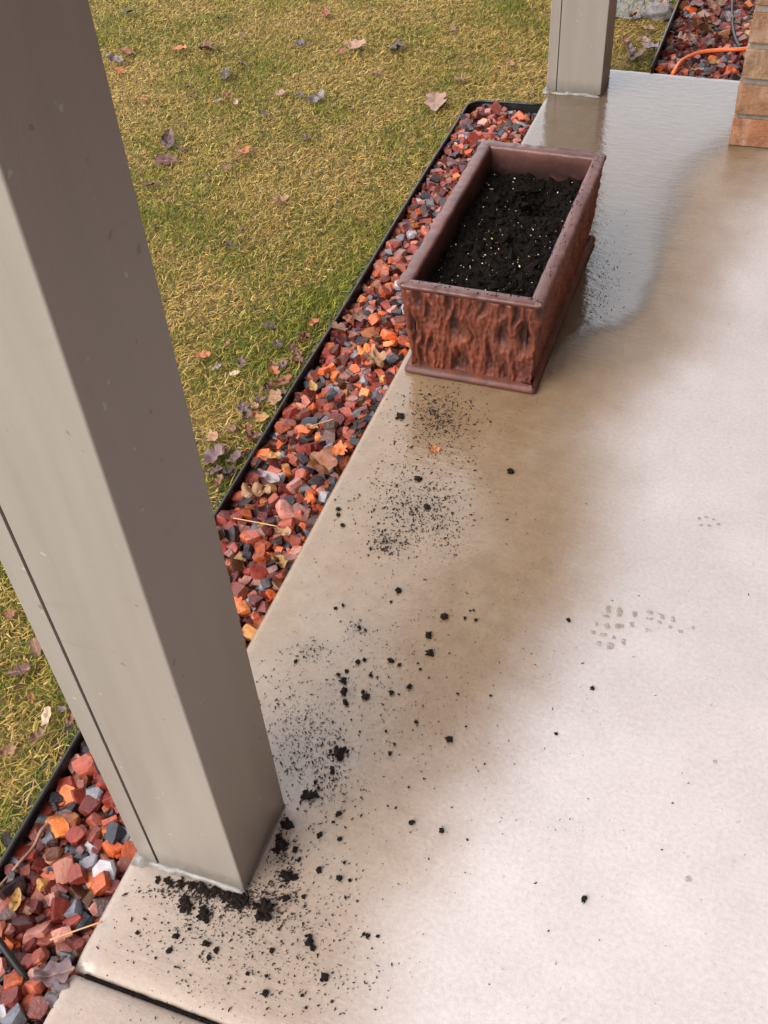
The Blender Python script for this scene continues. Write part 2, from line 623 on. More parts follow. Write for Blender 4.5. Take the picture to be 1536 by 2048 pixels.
def slab(name, xs, ys, thick, round_w=0.012, soft=0.0):
    nx, ny = len(xs), len(ys)
    X, Y = np.meshgrid(xs, ys)
    P = np.stack([X.ravel(), Y.ravel()], 1)
    # tooled edges: the face rolls down near the rim
    dx = np.minimum(P[:, 0] - xs[0], xs[-1] - P[:, 0])
    dy = np.minimum(P[:, 1] - ys[0], ys[-1] - P[:, 1])

    def roll(d, w, h):
        q = np.clip(1 - d / w, 0, 1)
        return h * (1 - np.sqrt(np.clip(1 - q * q, 0, 1)))
    Z = -roll(dx, round_w, round_w * 0.8) - roll(dy, 0.028, 0.010)
    low = np.array([mnoise.noise(Vector((p[0] * 1.7, p[1] * 1.7, 3.1))) for p in P]) * 0.0012
    V = np.column_stack([P, Z + low])
    faces = []
    for j in range(ny - 1):
        a = j * nx
        faces += [(a + i, a + i + 1, a + i + nx + 1, a + i + nx) for i in range(nx - 1)]
    V = V.tolist()
    loop = [i for i in range(nx)] + [j * nx + nx - 1 for j in range(1, ny)] + [(ny - 1) * nx + i for i in range(nx - 2, -1, -1)] + \
           [j * nx for j in range(ny - 2, 0, -1)]
    base = len(V)
    for k in loop:
        V.append([V[k][0], V[k][1], -thick])
    L = len(loop)
    for i in range(L):
        faces.append((loop[(i + 1) % L], loop[i], base + i, base + (i + 1) % L))
    me = mesh_np(name, V, faces, MAT['concrete'], True)
    PP = np.array(V)[:, :2]
    n1 = np.array([mnoise.fractal(Vector((p[0] * 6, p[1] * 6, 0.3)), 0.8, 2.0, 4) for p in PP])
    n2 = np.array([mnoise.fractal(Vector((p[0] * 16, p[1] * 16, 7.3)), 0.8, 2.0, 3) for p in PP])
    wet = sstep(side_field(WET, PP) + 0.022 * n1 + 0.008 * n2, -0.085, 0.095)
    fs = side_field(FILM, PP)
    edge = np.where(PP[:, 1] > 1.55, 0.8, 1.6)
    soft_w = 1 + 2.2 * sstep(PP[:, 1], 1.85, 2.2)
    film = sstep(fs + (0.012 * n1 + 0.005 * n2) * edge, -0.016 * edge * soft_w, 0.034 * edge * soft_w)
    wet = wet * (0.70 + 0.30 * sstep(PP[:, 1] + 0.10 * n1, 0.40, 0.95))
    wet_shade = sstep(fs + (0.012 * n1 + 0.005 * n2) * edge, -0.03 * edge * soft_w, 0.022 * edge * soft_w) * sstep(PP[:, 1] + 0.05 * n1, 1.42, 1.62)  # puddle mask: wet darkening with the shade beside the planter painted in
    set_float(me, 'wet_shade', wet_shade * (0 if soft else 1))
    film = film * (0.72 + 0.28 * sstep(PP[:, 1] + 0.05 * n1, 1.42, 1.62))
    if soft:
        wet, film = np.maximum(wet * 0.9, 0.55), film * 0
    dirt = np.zeros(len(PP))
    for (u, v, su, sv, k) in DIRT:
        q = ground(u, v)[:2]
        ru = np.linalg.norm(ground(u + su, v)[:2] - q)
        rv = np.linalg.norm(ground(u, v + sv)[:2] - q)
        dq = PP - q
        dirt = np.maximum(dirt, k * np.exp(-0.5 * ((dq[:, 0] / ru) ** 2 + (dq[:, 1] / rv) ** 2) * (1 + 0.6 * n2)))
    set_float(me, 'dirt', dirt)
    set_float(me, 'wet', wet)
    set_float(me, 'film', np.minimum(film, wet))
    return obj(name, me, kind='structure')


def axis(a, b, n, dense=0.02, k=6):
    """grid line positions, closer together at both rims"""
    e = [a + dense * (i / k) ** 1.6 for i in range(k)]
    f = [b - dense * (i / k) ** 1.6 for i in range(k)][::-1]
    return np.array(e + list(np.linspace(a + dense, b - dense, n)) + f)


xs_main = np.concatenate([axis(SLAB_X, 1.1, 165)[:-6], np.linspace(1.14, 1.28, 4)])
slab('patio_slab', xs_main, axis(JOINT_Y + 0.002, SLAB_END, 270), 0.13)
slab('patio_slab', np.concatenate([axis(SLAB_X, 0.9, 90)[:-6], np.linspace(0.95, 1.28, 6)]), axis(-2.2, JOINT_Y - 0.002, 120), 0.13, soft=1.0)
# black soil washed into the control joint
V, Fc = [], []
nj = 260
for i in range(nj + 1):
    x = SLAB_X + 0.018 + (1.15 - SLAB_X) * i / nj
    h = -0.006 + 0.0022 * mnoise.noise(Vector((x * 70, 0, 0))) + 0.0012 * mnoise.noise(Vector((x * 240, 2, 0)))
    w = 0.0028 + 0.0020 * mnoise.noise(Vector((x * 45, 5, 0))) + 0.0018 * mnoise.noise(Vector((x * 170, 6, 0)))
    V += [(x, JOINT_Y - w, h - 0.0035), (x, JOINT_Y, h + 0.0012), (x, JOINT_Y + w, h - 0.0035)]
for i in range(nj):
    a = i * 3
    Fc += [(a, a + 3, a + 4, a + 1), (a + 1, a + 4, a + 5, a + 2)]
obj('joint_soil', mesh_np('joint_soil', V, Fc, MAT['soil'], True), kind='stuff')

# ------------------------------------------------------------------ house, roof and posts
house = tag(empty('brick_house', (-0.0768, 2.455, 0)), 'tan and orange brick corner of the house at the end of the patio', 'house')
COURSE, JT = 0.0785, 0.0140
BX, BY = -0.0768, 2.455
BRICK_COLS = [(0.27, 0.115, 0.056), (0.23, 0.135, 0.076), (0.24, 0.125, 0.070), (0.22, 0.145, 0.095), (0.25, 0.13, 0.066), (0.20, 0.10, 0.056)]


def rough_box(bm, x0, x1, y0, y1, z0, z1, j=0.0015):
    vs = box_bm(bm, x0, x1, y0, y1, z0, z1)
    for v in vs:
        v.co += Vector((random.uniform(-j, j), random.uniform(-j, j), random.uniform(-j, j)))


def wall_core(x0, x1, y0, y1):
    bm = bmesh.new()
    box_bm(bm, x0, x1, y0, y1, -0.1, 2.40)
    o = obj('wall', bm_mesh('wall', bm, MAT['mortar']), house)
    o.matrix_parent_inverse = Matrix.Translation(-house.location)
    return o


bmw = bmesh.new()
box_bm(bmw, BX + 0.006, 1.45, BY + 0.006, BY + 0.30, -0.1, 2.40)
box_bm(bmw, BX + 0.006, BX + 0.30, BY + 0.31, 6.5, -0.1, 2.40)
box_bm(bmw, 1.206, 1.45, -7.0, BY - 0.002, -0.1, 2.40)  # unseen side wall, set close and lengthened to keep light off the post
wl = obj('wall', bm_mesh('wall', bmw, MAT['mortar']), house)
wl.matrix_parent_inverse = Matrix.Translation(-house.location)
brick_rest = bmesh.new()
BL, BD = 0.205, 0.098
for c in range(30):
    z0 = 0.002 + c * COURSE
    z1 = z0 + COURSE - JT
    # front face (towards the camera), alternating header / stretcher at the corner
    x = BX
    k = 0
    while x < 1.15:
        L = BD if (k == 0 and c % 2 == 0) else BL
        x1 = min(x + L, 1.20)
        if c < 7 and x < 0.36:
            bm = bmesh.new()
            vs = box_bm(bm, x, x1, BY - (0.004 if c == 1 else 0) + random.uniform(-0.0015, 0.0015), BY + 0.10, z0, z1)
            if c == 1 and k == 0:
                pass
            bmesh.ops.bevel(bm, geom=bm.edges[:], offset=0.0022, segments=1, affect='EDGES')
            for v in bm.verts:
                v.co += Vector((random.uniform(-1, 1), random.uniform(-1, 1), random.uniform(-1, 1))) * 0.0016
            o = obj('brick', bm_mesh('brick', bm, MAT['brick']), house)
            o.matrix_parent_inverse = Matrix.Translation(-house.location)
            col = BRICK_COLS[0] if c in (0,) else BRICK_COLS[(c * 3 + k + 1) % 6]
            o.color = (*col, 1)
        else:
            rough_box(brick_rest, x, x1, BY, BY + 0.10, z0, z1)
        x = x1 + JT
        k += 1
    # long side of the corner, running away along the gravel
    y = BY + (BL if c % 2 == 0 else BD) + JT
    y_first = True
    while y < 5.0:
        rough_box(brick_rest, BX, BX + 0.10, y, y + BL, z0, z1)
        y += BL + JT
    y = BY - 0.02
    while y > -6.9:
        rough_box(brick_rest, 1.20, 1.30, y - BL, y, z0, z1)  # brick face of the unseen light-blocking side wall
        y -= BL + JT
br = obj('brickwork', bm_mesh('brickwork', brick_rest, MAT['brick']), house, 'stuff')
br.matrix_parent_inverse = Matrix.Translation(-house.location)
br.color = (0.17, 0.09, 0.06, 1)

roof = tag(empty('porch_roof', (0.8, 1.6, 2.25)), 'porch roof with a tan soffit carried by the two square posts', 'roof')
ROOF_Y0, ROOF_Y1, ROOF_X0 = 0.2, 3.0, -0.78
for nm, dims, mt in (('soffit', (ROOF_X0, 1.8, ROOF_Y0, ROOF_Y1, 2.402, 2.44), 'soffit'), ('roof_deck', (ROOF_X0 - 0.05, 1.9, ROOF_Y0 - 0.05, ROOF_Y1 + 0.05, 2.442, 2.56), 'shingle'),
                     ('beam', (-0.55, -0.40, 0.36, 2.90, 2.25, 2.400), 'soffit')):
    bm = bmesh.new()
    box_bm(bm, *dims)
    o = obj(nm, bm_mesh(nm, bm, MAT[mt]), roof)
    o.matrix_parent_inverse = Matrix.Translation(-roof.location)

POST_W = 0.1405


def make_post(x, y, label, wd=POST_W, dp=0.125):
    """x, y = front left corner"""
    t = tag(empty('porch_post', (x + wd / 2, y + dp / 2, 0)), label, 'post', 'square porch posts along the patio edge')
    w, d, r = wd / 2, dp / 2, 0.0022
    sx = -w + wd * 0.185                                   # lap seam of the wrap
    prof = []

    def corner(cx, cy, a0):
        for k in range(5):
            a = a0 + k * math.pi / 8
            prof.append((cx + r * math.cos(a), cy + r * math.sin(a)))
    corner(-w + r, -d + r, math.pi)
    prof.extend([(sx - 0.0012, -d - 0.0), (sx - 0.0012, -d + 0.006), (sx + 0.0012, -d + 0.006), (sx + 0.0012, -d + 0.0014), (sx + 0.006, -d + 0.0012)])
    corner(w - r, -d + 0.0012 + r, 1.5 * math.pi)
    corner(w - r, d - r, 0)
    corner(-w + r, d - r, 0.5 * math.pi)
    n = len(prof)
    V, Fc = [], []
    zs = [0.006, 0.15, 0.5, 1.0, 1.6, 2.25]
    for z in zs:
        for (px, py) in prof:
            bow = 0.0008 * math.sin(z * 3.1 + px * 20)
            V.append((px, py + bow, z))
    for i in range(len(zs) - 1):
        for k in range(n):
            k2 = (k + 1) % n
            Fc.append((i * n + k, i * n + k2, (i + 1) * n + k2, (i + 1) * n + k))
    me = mesh_np('shaft', V, Fc, MAT['post'])
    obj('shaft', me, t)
    # caulk bead round the foot, smeared unevenly
    V, Fc = [], []
    path = []
    for a, b in (((-w, -d), (w, -d)), ((w, -d), (w, d)), ((w, d), (-w, d)), ((-w, d), (-w, -d))):
        for k in range(24):
            path.append((a[0] + (b[0] - a[0]) * k / 24, a[1] + (b[1] - a[1]) * k / 24))
    for (px, py) in path:
        q = Vector((px * 40 + x * 9, py * 40, 1.7))
        wv = 0.004 + 0.004 * mnoise.noise(q)
        hv = 0.006 + 0.005 * mnoise.noise(q * 1.7 + Vector((3, 1, 0)))
        if px > w - 0.003 or py > d - 0.003:
            wv, hv = 0.0008, 0.0012
        if px < -w + 0.01 and py < 0:
            wv, hv = wv + 0.004, hv + 0.006
        v0 = Vector((px, py, 0))
        ox = (1 if px >= w - 1e-6 else -1 if px <= -w + 1e-6 else 0)
        oy = (1 if py >= d - 1e-6 else -1 if py <= -d + 1e-6 else 0)
        V += [(px + ox * wv, py + oy * wv, 0.0005), (px + ox * wv * 0.75, py + oy * wv * 0.75, hv * 0.55), (px + ox * 0.0012, py + oy * 0.0012, hv), (px - ox * 0.004, py - oy * 0.004, hv)]
    N = len(path)
    for i in range(N):
        j = (i + 1) % N
        for k in range(3):
            Fc.append((i * 4 + k, j * 4 + k, j * 4 + k + 1, i * 4 + k + 1))
    obj('caulk_bead', mesh_np('caulk_bead', V, Fc, MAT['caulk'], True), t)
    return t


NP_X, NP_Y = -0.5395, 0.4385
FP_X, FP_Y = -0.5575 + 0.002, 2.637
make_post(NP_X, NP_Y, 'taupe square porch post in front with black soil heaped at its foot', 0.1405, 0.122)
make_post(FP_X, FP_Y, 'far taupe square porch post at the end of the patio behind the planter', 0.1405, 0.124)

# ------------------------------------------------------------------ planter
PX0, PX1, PY0, PY1, PH = -0.5377, -0.2885, 1.432, 1.968, 0.194
pcx, pcy = (PX0 + PX1) / 2, (PY0 + PY1) / 2
planter = tag(empty('planter_box', (pcx, pcy, 0)), 'rectangular terracotta planter with bark textured sides filled with black soil', 'planter')
HW, HD = (PX1 - PX0) / 2, (PY1 - PY0) / 2


def rr_loop(hw, hd, r, step):
    """rounded rectangle: points, outward normals and run length"""
    pts = []
    segs = [((-hw + r, -hd), (hw - r, -hd), (0, -1)), ((hw, -hd + r), (hw, hd - r), (1, 0)), ((hw - r, hd), (-hw + r, hd), (0, 1)), ((-hw, hd - r), (-hw, -hd + r), (-1, 0))]
    cen = [(hw - r, -hd + r), (hw - r, hd - r), (-hw + r, hd - r), (-hw + r, -hd + r)]
    for i, (a, b, nrm) in enumerate(segs):
        L = math.dist(a, b)
        n = max(2, int(L / step))
        for k in range(n):
            f = k / n
            pts.append((a[0] + (b[0] - a[0]) * f, a[1] + (b[1] - a[1]) * f, *nrm))
        a0 = math.atan2(nrm[1], nrm[0])
        for k in range(5):
            t = a0 + k / 5 * math.pi / 2
            pts.append((cen[i][0] + r * math.cos(t), cen[i][1] + r * math.sin(t), math.cos(t), math.sin(t)))
    return pts


def ring_mesh(name, rows, mat, smooth=True, attr=None, close_last=False):
    n = len(rows[0])
    V = [p for r in rows for p in r]
    Fc = []
    for i in range(len(rows) - 1):
        for k in range(n):
            k2 = (k + 1) % n
            Fc.append((i * n + k, i * n + k2, (i + 1) * n + k2, (i + 1) * n + k))
    me = mesh_np(name, V, Fc, mat, smooth)
    if attr is not None:
        set_float(me, 'relief', attr)
    return me


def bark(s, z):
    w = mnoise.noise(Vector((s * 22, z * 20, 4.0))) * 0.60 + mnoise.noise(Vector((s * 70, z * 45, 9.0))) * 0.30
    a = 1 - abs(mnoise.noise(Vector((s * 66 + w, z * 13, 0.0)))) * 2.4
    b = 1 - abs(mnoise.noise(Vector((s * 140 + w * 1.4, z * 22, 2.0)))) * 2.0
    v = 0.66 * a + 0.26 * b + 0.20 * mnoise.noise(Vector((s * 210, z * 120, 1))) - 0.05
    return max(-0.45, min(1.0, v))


lp = rr_loop(HW - 0.006, HD - 0.006, 0.010, 0.0019)
run = [0.0]
for a, b in zip(lp, lp[1:]):
    run.append(run[-1] + math.dist(a[:2], b[:2]))
rows, att = [], []
NZ = 64
for i in range(NZ + 1):
    z = 0.012 + (PH - 0.010 - 0.012) * i / NZ
    f = (z - 0.012) / (PH - 0.022)
    inset = -0.010 * (1 - f) + 0.0045 * f
    fade = min(1, (1 - f) / 0.04 + 0.55) * min(1, f / 0.04 + 0.25)
    row = []
    for (p, s) in zip(lp, run):
        h = bark(s, z)
        dd = inset + (0.0105 * h - 0.004) * fade
        row.append((p[0] + p[2] * dd, p[1] + p[3] * dd, z))
        att.append(max(0, min(1, 0.02 + 0.85 * h + 0.25 * (1 - f))))  # groove shade and bounce-lit foot painted into the colour
    rows.append(row)
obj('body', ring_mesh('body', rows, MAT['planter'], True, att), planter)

bp = rr_loop(HW, HD, 0.010, 0.008)
rows, att = [], []
for (dd, z) in ((-0.03, 0.001), (-0.004, 0.001), (-0.001, 0.004), (-0.001, 0.008), (-0.004, 0.012), (-0.008, 0.015), (-0.03, 0.019)):
    row = []
    for i, p in enumerate(bp):
        e = 0.0016 * mnoise.noise(Vector((p[0] * 25, p[1] * 25, z * 60)))
        row.append((p[0] + p[2] * (dd + e), p[1] + p[3] * (dd + e), z + (e if 0.002 < z else 0)))
        att.append(0.30 + 0.3 * mnoise.noise(Vector((p[0] * 40, p[1] * 40, z * 90))))
    rows.append(row)
obj('base_plate', ring_mesh('base_plate', rows, MAT['planter'], True, att), planter)

WT = 0.0255
rp = rr_loop(HW + 0.004, HD + 0.004, 0.012, 0.0045)
rows, att = [], []
sect = [(-0.006, PH - 0.012), (-0.003, PH - 0.008), (-0.0005, PH - 0.005), (-0.0008, PH - 0.0018), (-0.0032, PH), (-WT + 0.0045, PH), (-WT + 0.001, PH - 0.002), (-WT, PH - 0.006), (-WT - 0.001, PH - 0.02), (-WT - 0.002, PH - 0.05), (-WT - 0.003, PH - 0.10)]
for (dd, z) in sect:
    row = []
    for i, p in enumerate(rp):
        e = 0.0014 * mnoise.noise(Vector((p[0] * 30, p[1] * 30, z * 30)))
        e += 0.0022 * mnoise.noise(Vector((p[0] * 75, p[1] * 75, 5))) * (1 if dd > -0.006 else 0)
        row.append((p[0] + p[2] * (dd + e), p[1] + p[3] * (dd + e), z + 0.6 * e))
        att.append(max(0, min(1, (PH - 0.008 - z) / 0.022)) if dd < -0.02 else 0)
    rows.append(row)
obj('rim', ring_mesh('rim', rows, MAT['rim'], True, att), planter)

# soil inside
soil_hx, soil_hy = HW + 0.004 - WT - 0.001, HD + 0.004 - WT - 0.001
nx, ny = 66, 150
V, Fc = [], []


def soil_h(x, y):
    h = PH - 0.055 + 0.010 * mnoise.fractal(Vector((x * 22, y * 22, 1)), 0.7, 2.0, 5) + 0.004 * mnoise.noise(Vector((x * 130, y * 130, 3)))
    h -= 0.050 * math.exp(-(((x - 0.030) / 0.045) ** 2 + ((y - 0.155) / 0.05) ** 2))     # hollow near the far end
    h -= 0.012 * math.exp(-(((x - 0.01) / 0.03) ** 2 + ((y + 0.02) / 0.03) ** 2))
    h += 0.010 * math.exp(-(((x) / 0.05) ** 2 + ((y + 0.15) / 0.09) ** 2))
    return h


for j in range(ny + 1):
    for i in range(nx + 1):
        x, y = -soil_hx + 2 * soil_hx * i / nx, -soil_hy + 2 * soil_hy * j / ny
        V.append((x, y, soil_h(x, y)))
for j in range(ny):
    for i in range(nx):
        a = j * (nx + 1) + i
        Fc.append((a, a + 1, a + nx + 2, a + nx + 1))
soil = obj('potting_soil', mesh_np('potting_soil', V, Fc, MAT['soil'], False), kind='stuff', loc=(pcx, pcy, 0))


def bits_mesh(name, items, mat):
    """items: (centre, size xyz, yaw, tilt, colour) -> joined small faceted bits"""
    base = np.array([(1, 0, 0), (-1, 0, 0), (0, 1, 0), (0, -1, 0), (0, 0, 1), (0, 0, -1)], float)
    tri = np.array([(0, 2, 4), (2, 1, 4), (1, 3, 4), (3, 0, 4), (2, 0, 5), (1, 2, 5), (3, 1, 5), (0, 3, 5)])
    V, T, Cc = [], [], []
    for k, (c, sz, yaw, tilt, col) in enumerate(items):
        b = base * (1 + rng.uniform(-0.35, 0.35, (6, 1))) + rng.uniform(-0.2, 0.2, (6, 3))
        b = b * np.array(sz)
        cy, sy, ct, st = math.cos(yaw), math.sin(yaw), math.cos(tilt), math.sin(tilt)
        b = b @ np.array([[ct, 0, -st], [0, 1, 0], [st, 0, ct]])
        b = b @ np.array([[cy, sy, 0], [-sy, cy, 0], [0, 0, 1]])
        V.append(b + np.array(c))
        T.append(tri + 6 * k)
        Cc.append(np.tile(col, (6, 1)))
    me = fast_mesh(name, np.vstack(V), np.vstack(T), mat)
    set_col(me, 'col', np.vstack(Cc))
    return me


items = []
for k in range(380):
    x, y = random.uniform(-1, 1) * soil_hx * 0.97, random.uniform(-1, 1) * soil_hy * 0.97
    if random.random() < math.exp(-(((x - 0.035) / 0.05) ** 2 + ((y - 0.165) / 0.05) ** 2)):
        continue
    r = random.choice([0.0007, 0.0008, 0.001, 0.0010, 0.0011, 0.0016]) * random.uniform(0.8, 1.15)
    col = random.choice([(0.75, 0.70, 0.58), (0.62, 0.55, 0.35), (0.55, 0.42, 0.16), (0.70, 0.68, 0.66), (0.42, 0.33, 0.14)])
    items.append(((x, y, soil_h(x, y) + r * 0.5 + 0.0022), (r * random.uniform(0.9, 1.5), r, r), random.uniform(0, 6.3), random.uniform(-.6, .6), col))
pl = obj('perlite', bits_mesh('perlite', items, MAT['perlite']), soil, 'stuff')
# loose lumps of soil so the surface is not a smooth sheet
items = []
for k in range(2600):
    x, y = random.uniform(-1, 1) * soil_hx * 0.98, random.uniform(-1, 1) * soil_hy * 0.98
    r = abs(random.gauss(0, 0.0036)) + 0.001
    items.append(((x, y, soil_h(x, y) + r * 0.3), (r * random.uniform(0.8, 2.2), r, r * 0.8), random.uniform(0, 6.3), random.uniform(-.7, .7), (0.01, 0.01, 0.01)))
obj('soil_lump', bits_mesh('soil_lump', items, MAT['soil']), soil, 'stuff')
cpt = ground(981, 534, PH - 0.048)
wc = obj('wood_chip', bits_mesh('wood_chip', [((0, 0, 0.002), (0.0065, 0.0024, 0.0016), 1.1, 0.2, (0.5, 0.3, 0.1))], MAT['chip']),
         loc=(cpt[0], cpt[1], soil_h(cpt[0] - pcx, cpt[1] - pcy) + 0.001))
tag(wc, 'small yellow wood chip on the black soil in the planter', 'wood chip')

# ------------------------------------------------------------------ edging strips


def edging(name, path, depth, label, bead=0.0032):
    t = tag(empty(name, (path[0][0], path[0][1], 0)), label, 'edging', 'black plastic edging strips')
    inv = Matrix.Translation(-t.location)
    P = [Vector((p[0], p[1], 0)) for p in path]
    n = len(P)
    V, Fc = [], []
    zt = path[0][2]
    for i in range(n):
        tg = (P[min(i + 1, n - 1)] - P[max(i - 1, 0)]).normalized()
        nr = Vector((-tg.y, tg.x, 0))
        for s, z in ((0.0013, zt - depth), (0.0013, zt), (-0.0013, zt), (-0.0013, zt - depth)):
            q = P[i] + nr * s
            V.append((q.x, q.y, z + 0.0015 * mnoise.noise(Vector((q.x * 6, q.y * 6, 0)))))
    for i in range(n - 1):
        for k in range(3):
            Fc.append((i * 4 + k, (i + 1) * 4 + k, (i + 1) * 4 + k + 1, i * 4 + k + 1))
    o = obj('strip', mesh_np('strip', V, Fc, MAT['plastic']), t)
    o.matrix_parent_inverse = inv
    o = obj('bead', tube('bead', [(p.x, p.y, zt + 0.0015 * mnoise.noise(Vector((p.x * 6, p.y * 6, 0)))) for p in P], bead, MAT['plastic'], 8), t)
    o.matrix_parent_inverse = inv
    return t


CORNER_Y = 2.565
path = []
for k in range(60):
    y = -1.2 + (CORNER_Y - 0.045 + 1.2) * k / 59
    path.append((edge_x(y) + 0.004 * mnoise.noise(Vector((y * 2.1, 0, 0))), y, EDGE_TOP))
cx, cy0 = edge_x(CORNER_Y) + 0.045, CORNER_Y - 0.045
for k in range(1, 9):
    a = math.pi - k / 8 * math.pi / 2
    path.append((cx + 0.045 * math.cos(a), cy0 + 0.045 * math.sin(a), EDGE_TOP))
for k in range(1, 6):
    path.append((cx + (SLAB_X + 0.003 - cx) * k / 5, CORNER_Y + 0.012 * k / 5, EDGE_TOP))
edging('garden_edging', path, 0.075, 'black plastic edging between the lawn and the red gravel strip')
FE_X = -0.318
path = [(FE_X - 0.008 * k / 30 + 0.003 * mnoise.noise(Vector((k * 0.2, 4, 0))), SLAB_END + 0.008 + 3.2 * k / 30, 0.004) for k in range(31)]
edging('garden_edging', path, 0.085, 'black edging with a pale top beyond the patio end beside the house gravel', 0.0036)

# ------------------------------------------------------------------ gravel
STONE_COLS = [((0.30, 0.045, 0.028), 25), ((0.46, 0.105, 0.062), 19), ((0.68, 0.125, 0.030), 13), ((0.70, 0.20, 0.050), 4), ((0.120, 0.019, 0.016), 18),
              ((0.036, 0.018, 0.020), 14), ((0.17, 0.17, 0.205), 6), ((0.48, 0.45, 0.49), 4), ((0.150, 0.050, 0.018), 6), ((0.55, 0.23, 0.18), 9), ((0.74, 0.36, 0.12), 1.5), ((0.058, 0.060, 0.082), 6)]
_w = np.array([w for _, w in STONE_COLS], float)
_w /= _w.sum()


def stone_verts(r):
    """angular crushed stone: a block with random corners split off"""
    bm = bmesh.new()
    bmesh.ops.create_cube(bm, size=2.0)
    el = (1.0, random.uniform(0.55, 0.92), random.uniform(0.34, 0.66))
    for v in bm.verts:
        v.co = Vector((v.co.x * 0.86 * random.uniform(0.75, 1.1), v.co.y * el[1] * random.uniform(0.7, 1.1), v.co.z * el[2] * random.uniform(0.75, 1.1)))
    for _ in range(random.choice([8, 9, 10, 12])):
        n = Vector((random.gauss(0, 1), random.gauss(0, 1), random.gauss(0, 0.8))).normalized()
        sup = max(v.co.dot(n) for v in bm.verts)
        bmesh.ops.bisect_plane(bm, geom=bm.verts[:] + bm.edges[:] + bm.faces[:], plane_co=n * sup * random.uniform(0.66, 0.90), plane_no=n, clear_outer=True)
        cap = [e for e in bm.edges if e.is_boundary]
        if cap:
            bmesh.ops.holes_fill(bm, edges=cap)
    bmesh.ops.remove_doubles(bm, verts=bm.verts[:], dist=0.20)
    pts = [v.co.copy() for v in bm.verts]
    bm.free()
    bm = bmesh.new()
    for p in pts:
        bm.verts.new(p)
    res = bmesh.ops.convex_hull(bm, input=bm.verts[:])
    junk = list({g for g in res['geom_interior'] + res['geom_unused'] if isinstance(g, bmesh.types.BMVert)})
    bmesh.ops.delete(bm, geom=junk, context='VERTS')
    bmesh.ops.triangulate(bm, faces=bm.faces[:])
    bmesh.ops.recalc_face_normals(bm, faces=bm.faces[:])
    bm.verts.index_update()
    V = np.array([v.co[:] for v in bm.verts]) * r
    T = np.array([[v.index for v in f.verts] for f in bm.faces])
    bm.free()
    return V, T


SHAPES = [stone_verts(1.0) for _ in range(40)]
UNIT = []
for V, T in SHAPES:
    UNIT.append(fast_mesh('stone', V * 0.01, T, MAT['stone']))


def rot_mat(yaw, tx, ty):
    return Matrix.Rotation(yaw, 3, 'Z') @ Matrix.Rotation(tx, 3, 'X') @ Matrix.Rotation(ty, 3, 'Y')


def fill_bed(name, inside, x0, x1, y0, y1, zb, n_small, n_big, size, n_ind, label_parent):
    cell = 0.004
    W, H = int((x1 - x0) / cell) + 1, int((y1 - y0) / cell) + 1
    hm = np.zeros((H, W))
    placed = []
    for k in range(n_small + n_big):
        big = k >= n_small
        for _ in range(30):
            x, y = random.uniform(x0, x1), random.uniform(y0, y1)
            if inside(x, y):
                break
        else:
            continue
        r = (random.uniform(size * 0.45, size * 0.75) if not big else min(size * 1.75, max(size * 0.5, random.gauss(size * 0.98, size * 0.32))))
        best = None
        tries = 5 if big else 1
        for _ in range(tries):
            xx, yy = (x, y) if tries == 1 else (x + random.uniform(-.02, .02), y + random.uniform(-.02, .02))
            if not inside(xx, yy):
                continue
            i0, i1 = max(0, int((xx - r * .6 - x0) / cell)), min(W, int((xx + r * .6 - x0) / cell) + 1)
            j0, j1 = max(0, int((yy - r * .6 - y0) / cell)), min(H, int((yy + r * .6 - y0) / cell) + 1)
            if i1 <= i0 or j1 <= j0:
                continue
            h = hm[j0:j1, i0:i1].mean()
            if best is None or h < best[0]:
                best = (h, xx, yy, i0, i1, j0, j1)
        if best is None:
            continue
        h, x, y, i0, i1, j0, j1 = best
        lim = 0.030
        if h > lim:
            continue
        z = zb + h + r * 0.26
        hm[j0:j1, i0:i1] = np.maximum(hm[j0:j1, i0:i1], min(h + r * 0.55, h + 0.011))
        col = np.array(STONE_COLS[rng.choice(len(STONE_COLS), p=_w)][0]) * random.uniform(0.26, 0.84)
        placed.append((x, y, z, r, random.randrange(len(SHAPES)), rot_mat(random.uniform(0, 6.3), random.uniform(-.7, .7), random.uniform(-.5, .5)), col, big))
    # largest in the picture become objects of their own
    def show(p):
        u, v, d = to_px(np.array(p[:3]))
        vis = -20 < u < 1556 and -20 < v < 2068
        # behind the near post
        if vis and p[7]:
            return p[3] / d * (1 + 12 * max(0, p[2] - zb - 0.012))
        return 0
    order = sorted(range(len(placed)), key=lambda i: -show(placed[i]))
    ind = set(i for i in order[:n_ind] if show(placed[i]) > 0)
    Vs, Ts, Cs, off = [], [], [], 0
    for i, (x, y, z, r, s, R, col, big) in enumerate(placed):
        if i in ind:
            o = bpy.data.objects.new('stone', UNIT[s])
            COL.objects.link(o)
            o.parent = label_parent
            M4 = R.to_4x4()
            M4.translation = Vector((x, y, z))
            o.matrix_basis = M4 @ Matrix.Scale(r * 100, 4)
            o.color = (*[float(c) for c in col], 1)
        else:
            V, T = SHAPES[s]
            V = (V * r) @ np.array(R).T + np.array([x, y, z])
            Vs.append(V)
            Ts.append(T + off)
            Cs.append(np.tile(col, (len(V), 1)))
            off += len(V)
    me = fast_mesh('gravel', np.vstack(Vs), np.vstack(Ts), MAT['gravel'])
    set_col(me, 'col', np.vstack(Cs))
    obj('gravel', me, label_parent, 'stuff')
    return hm


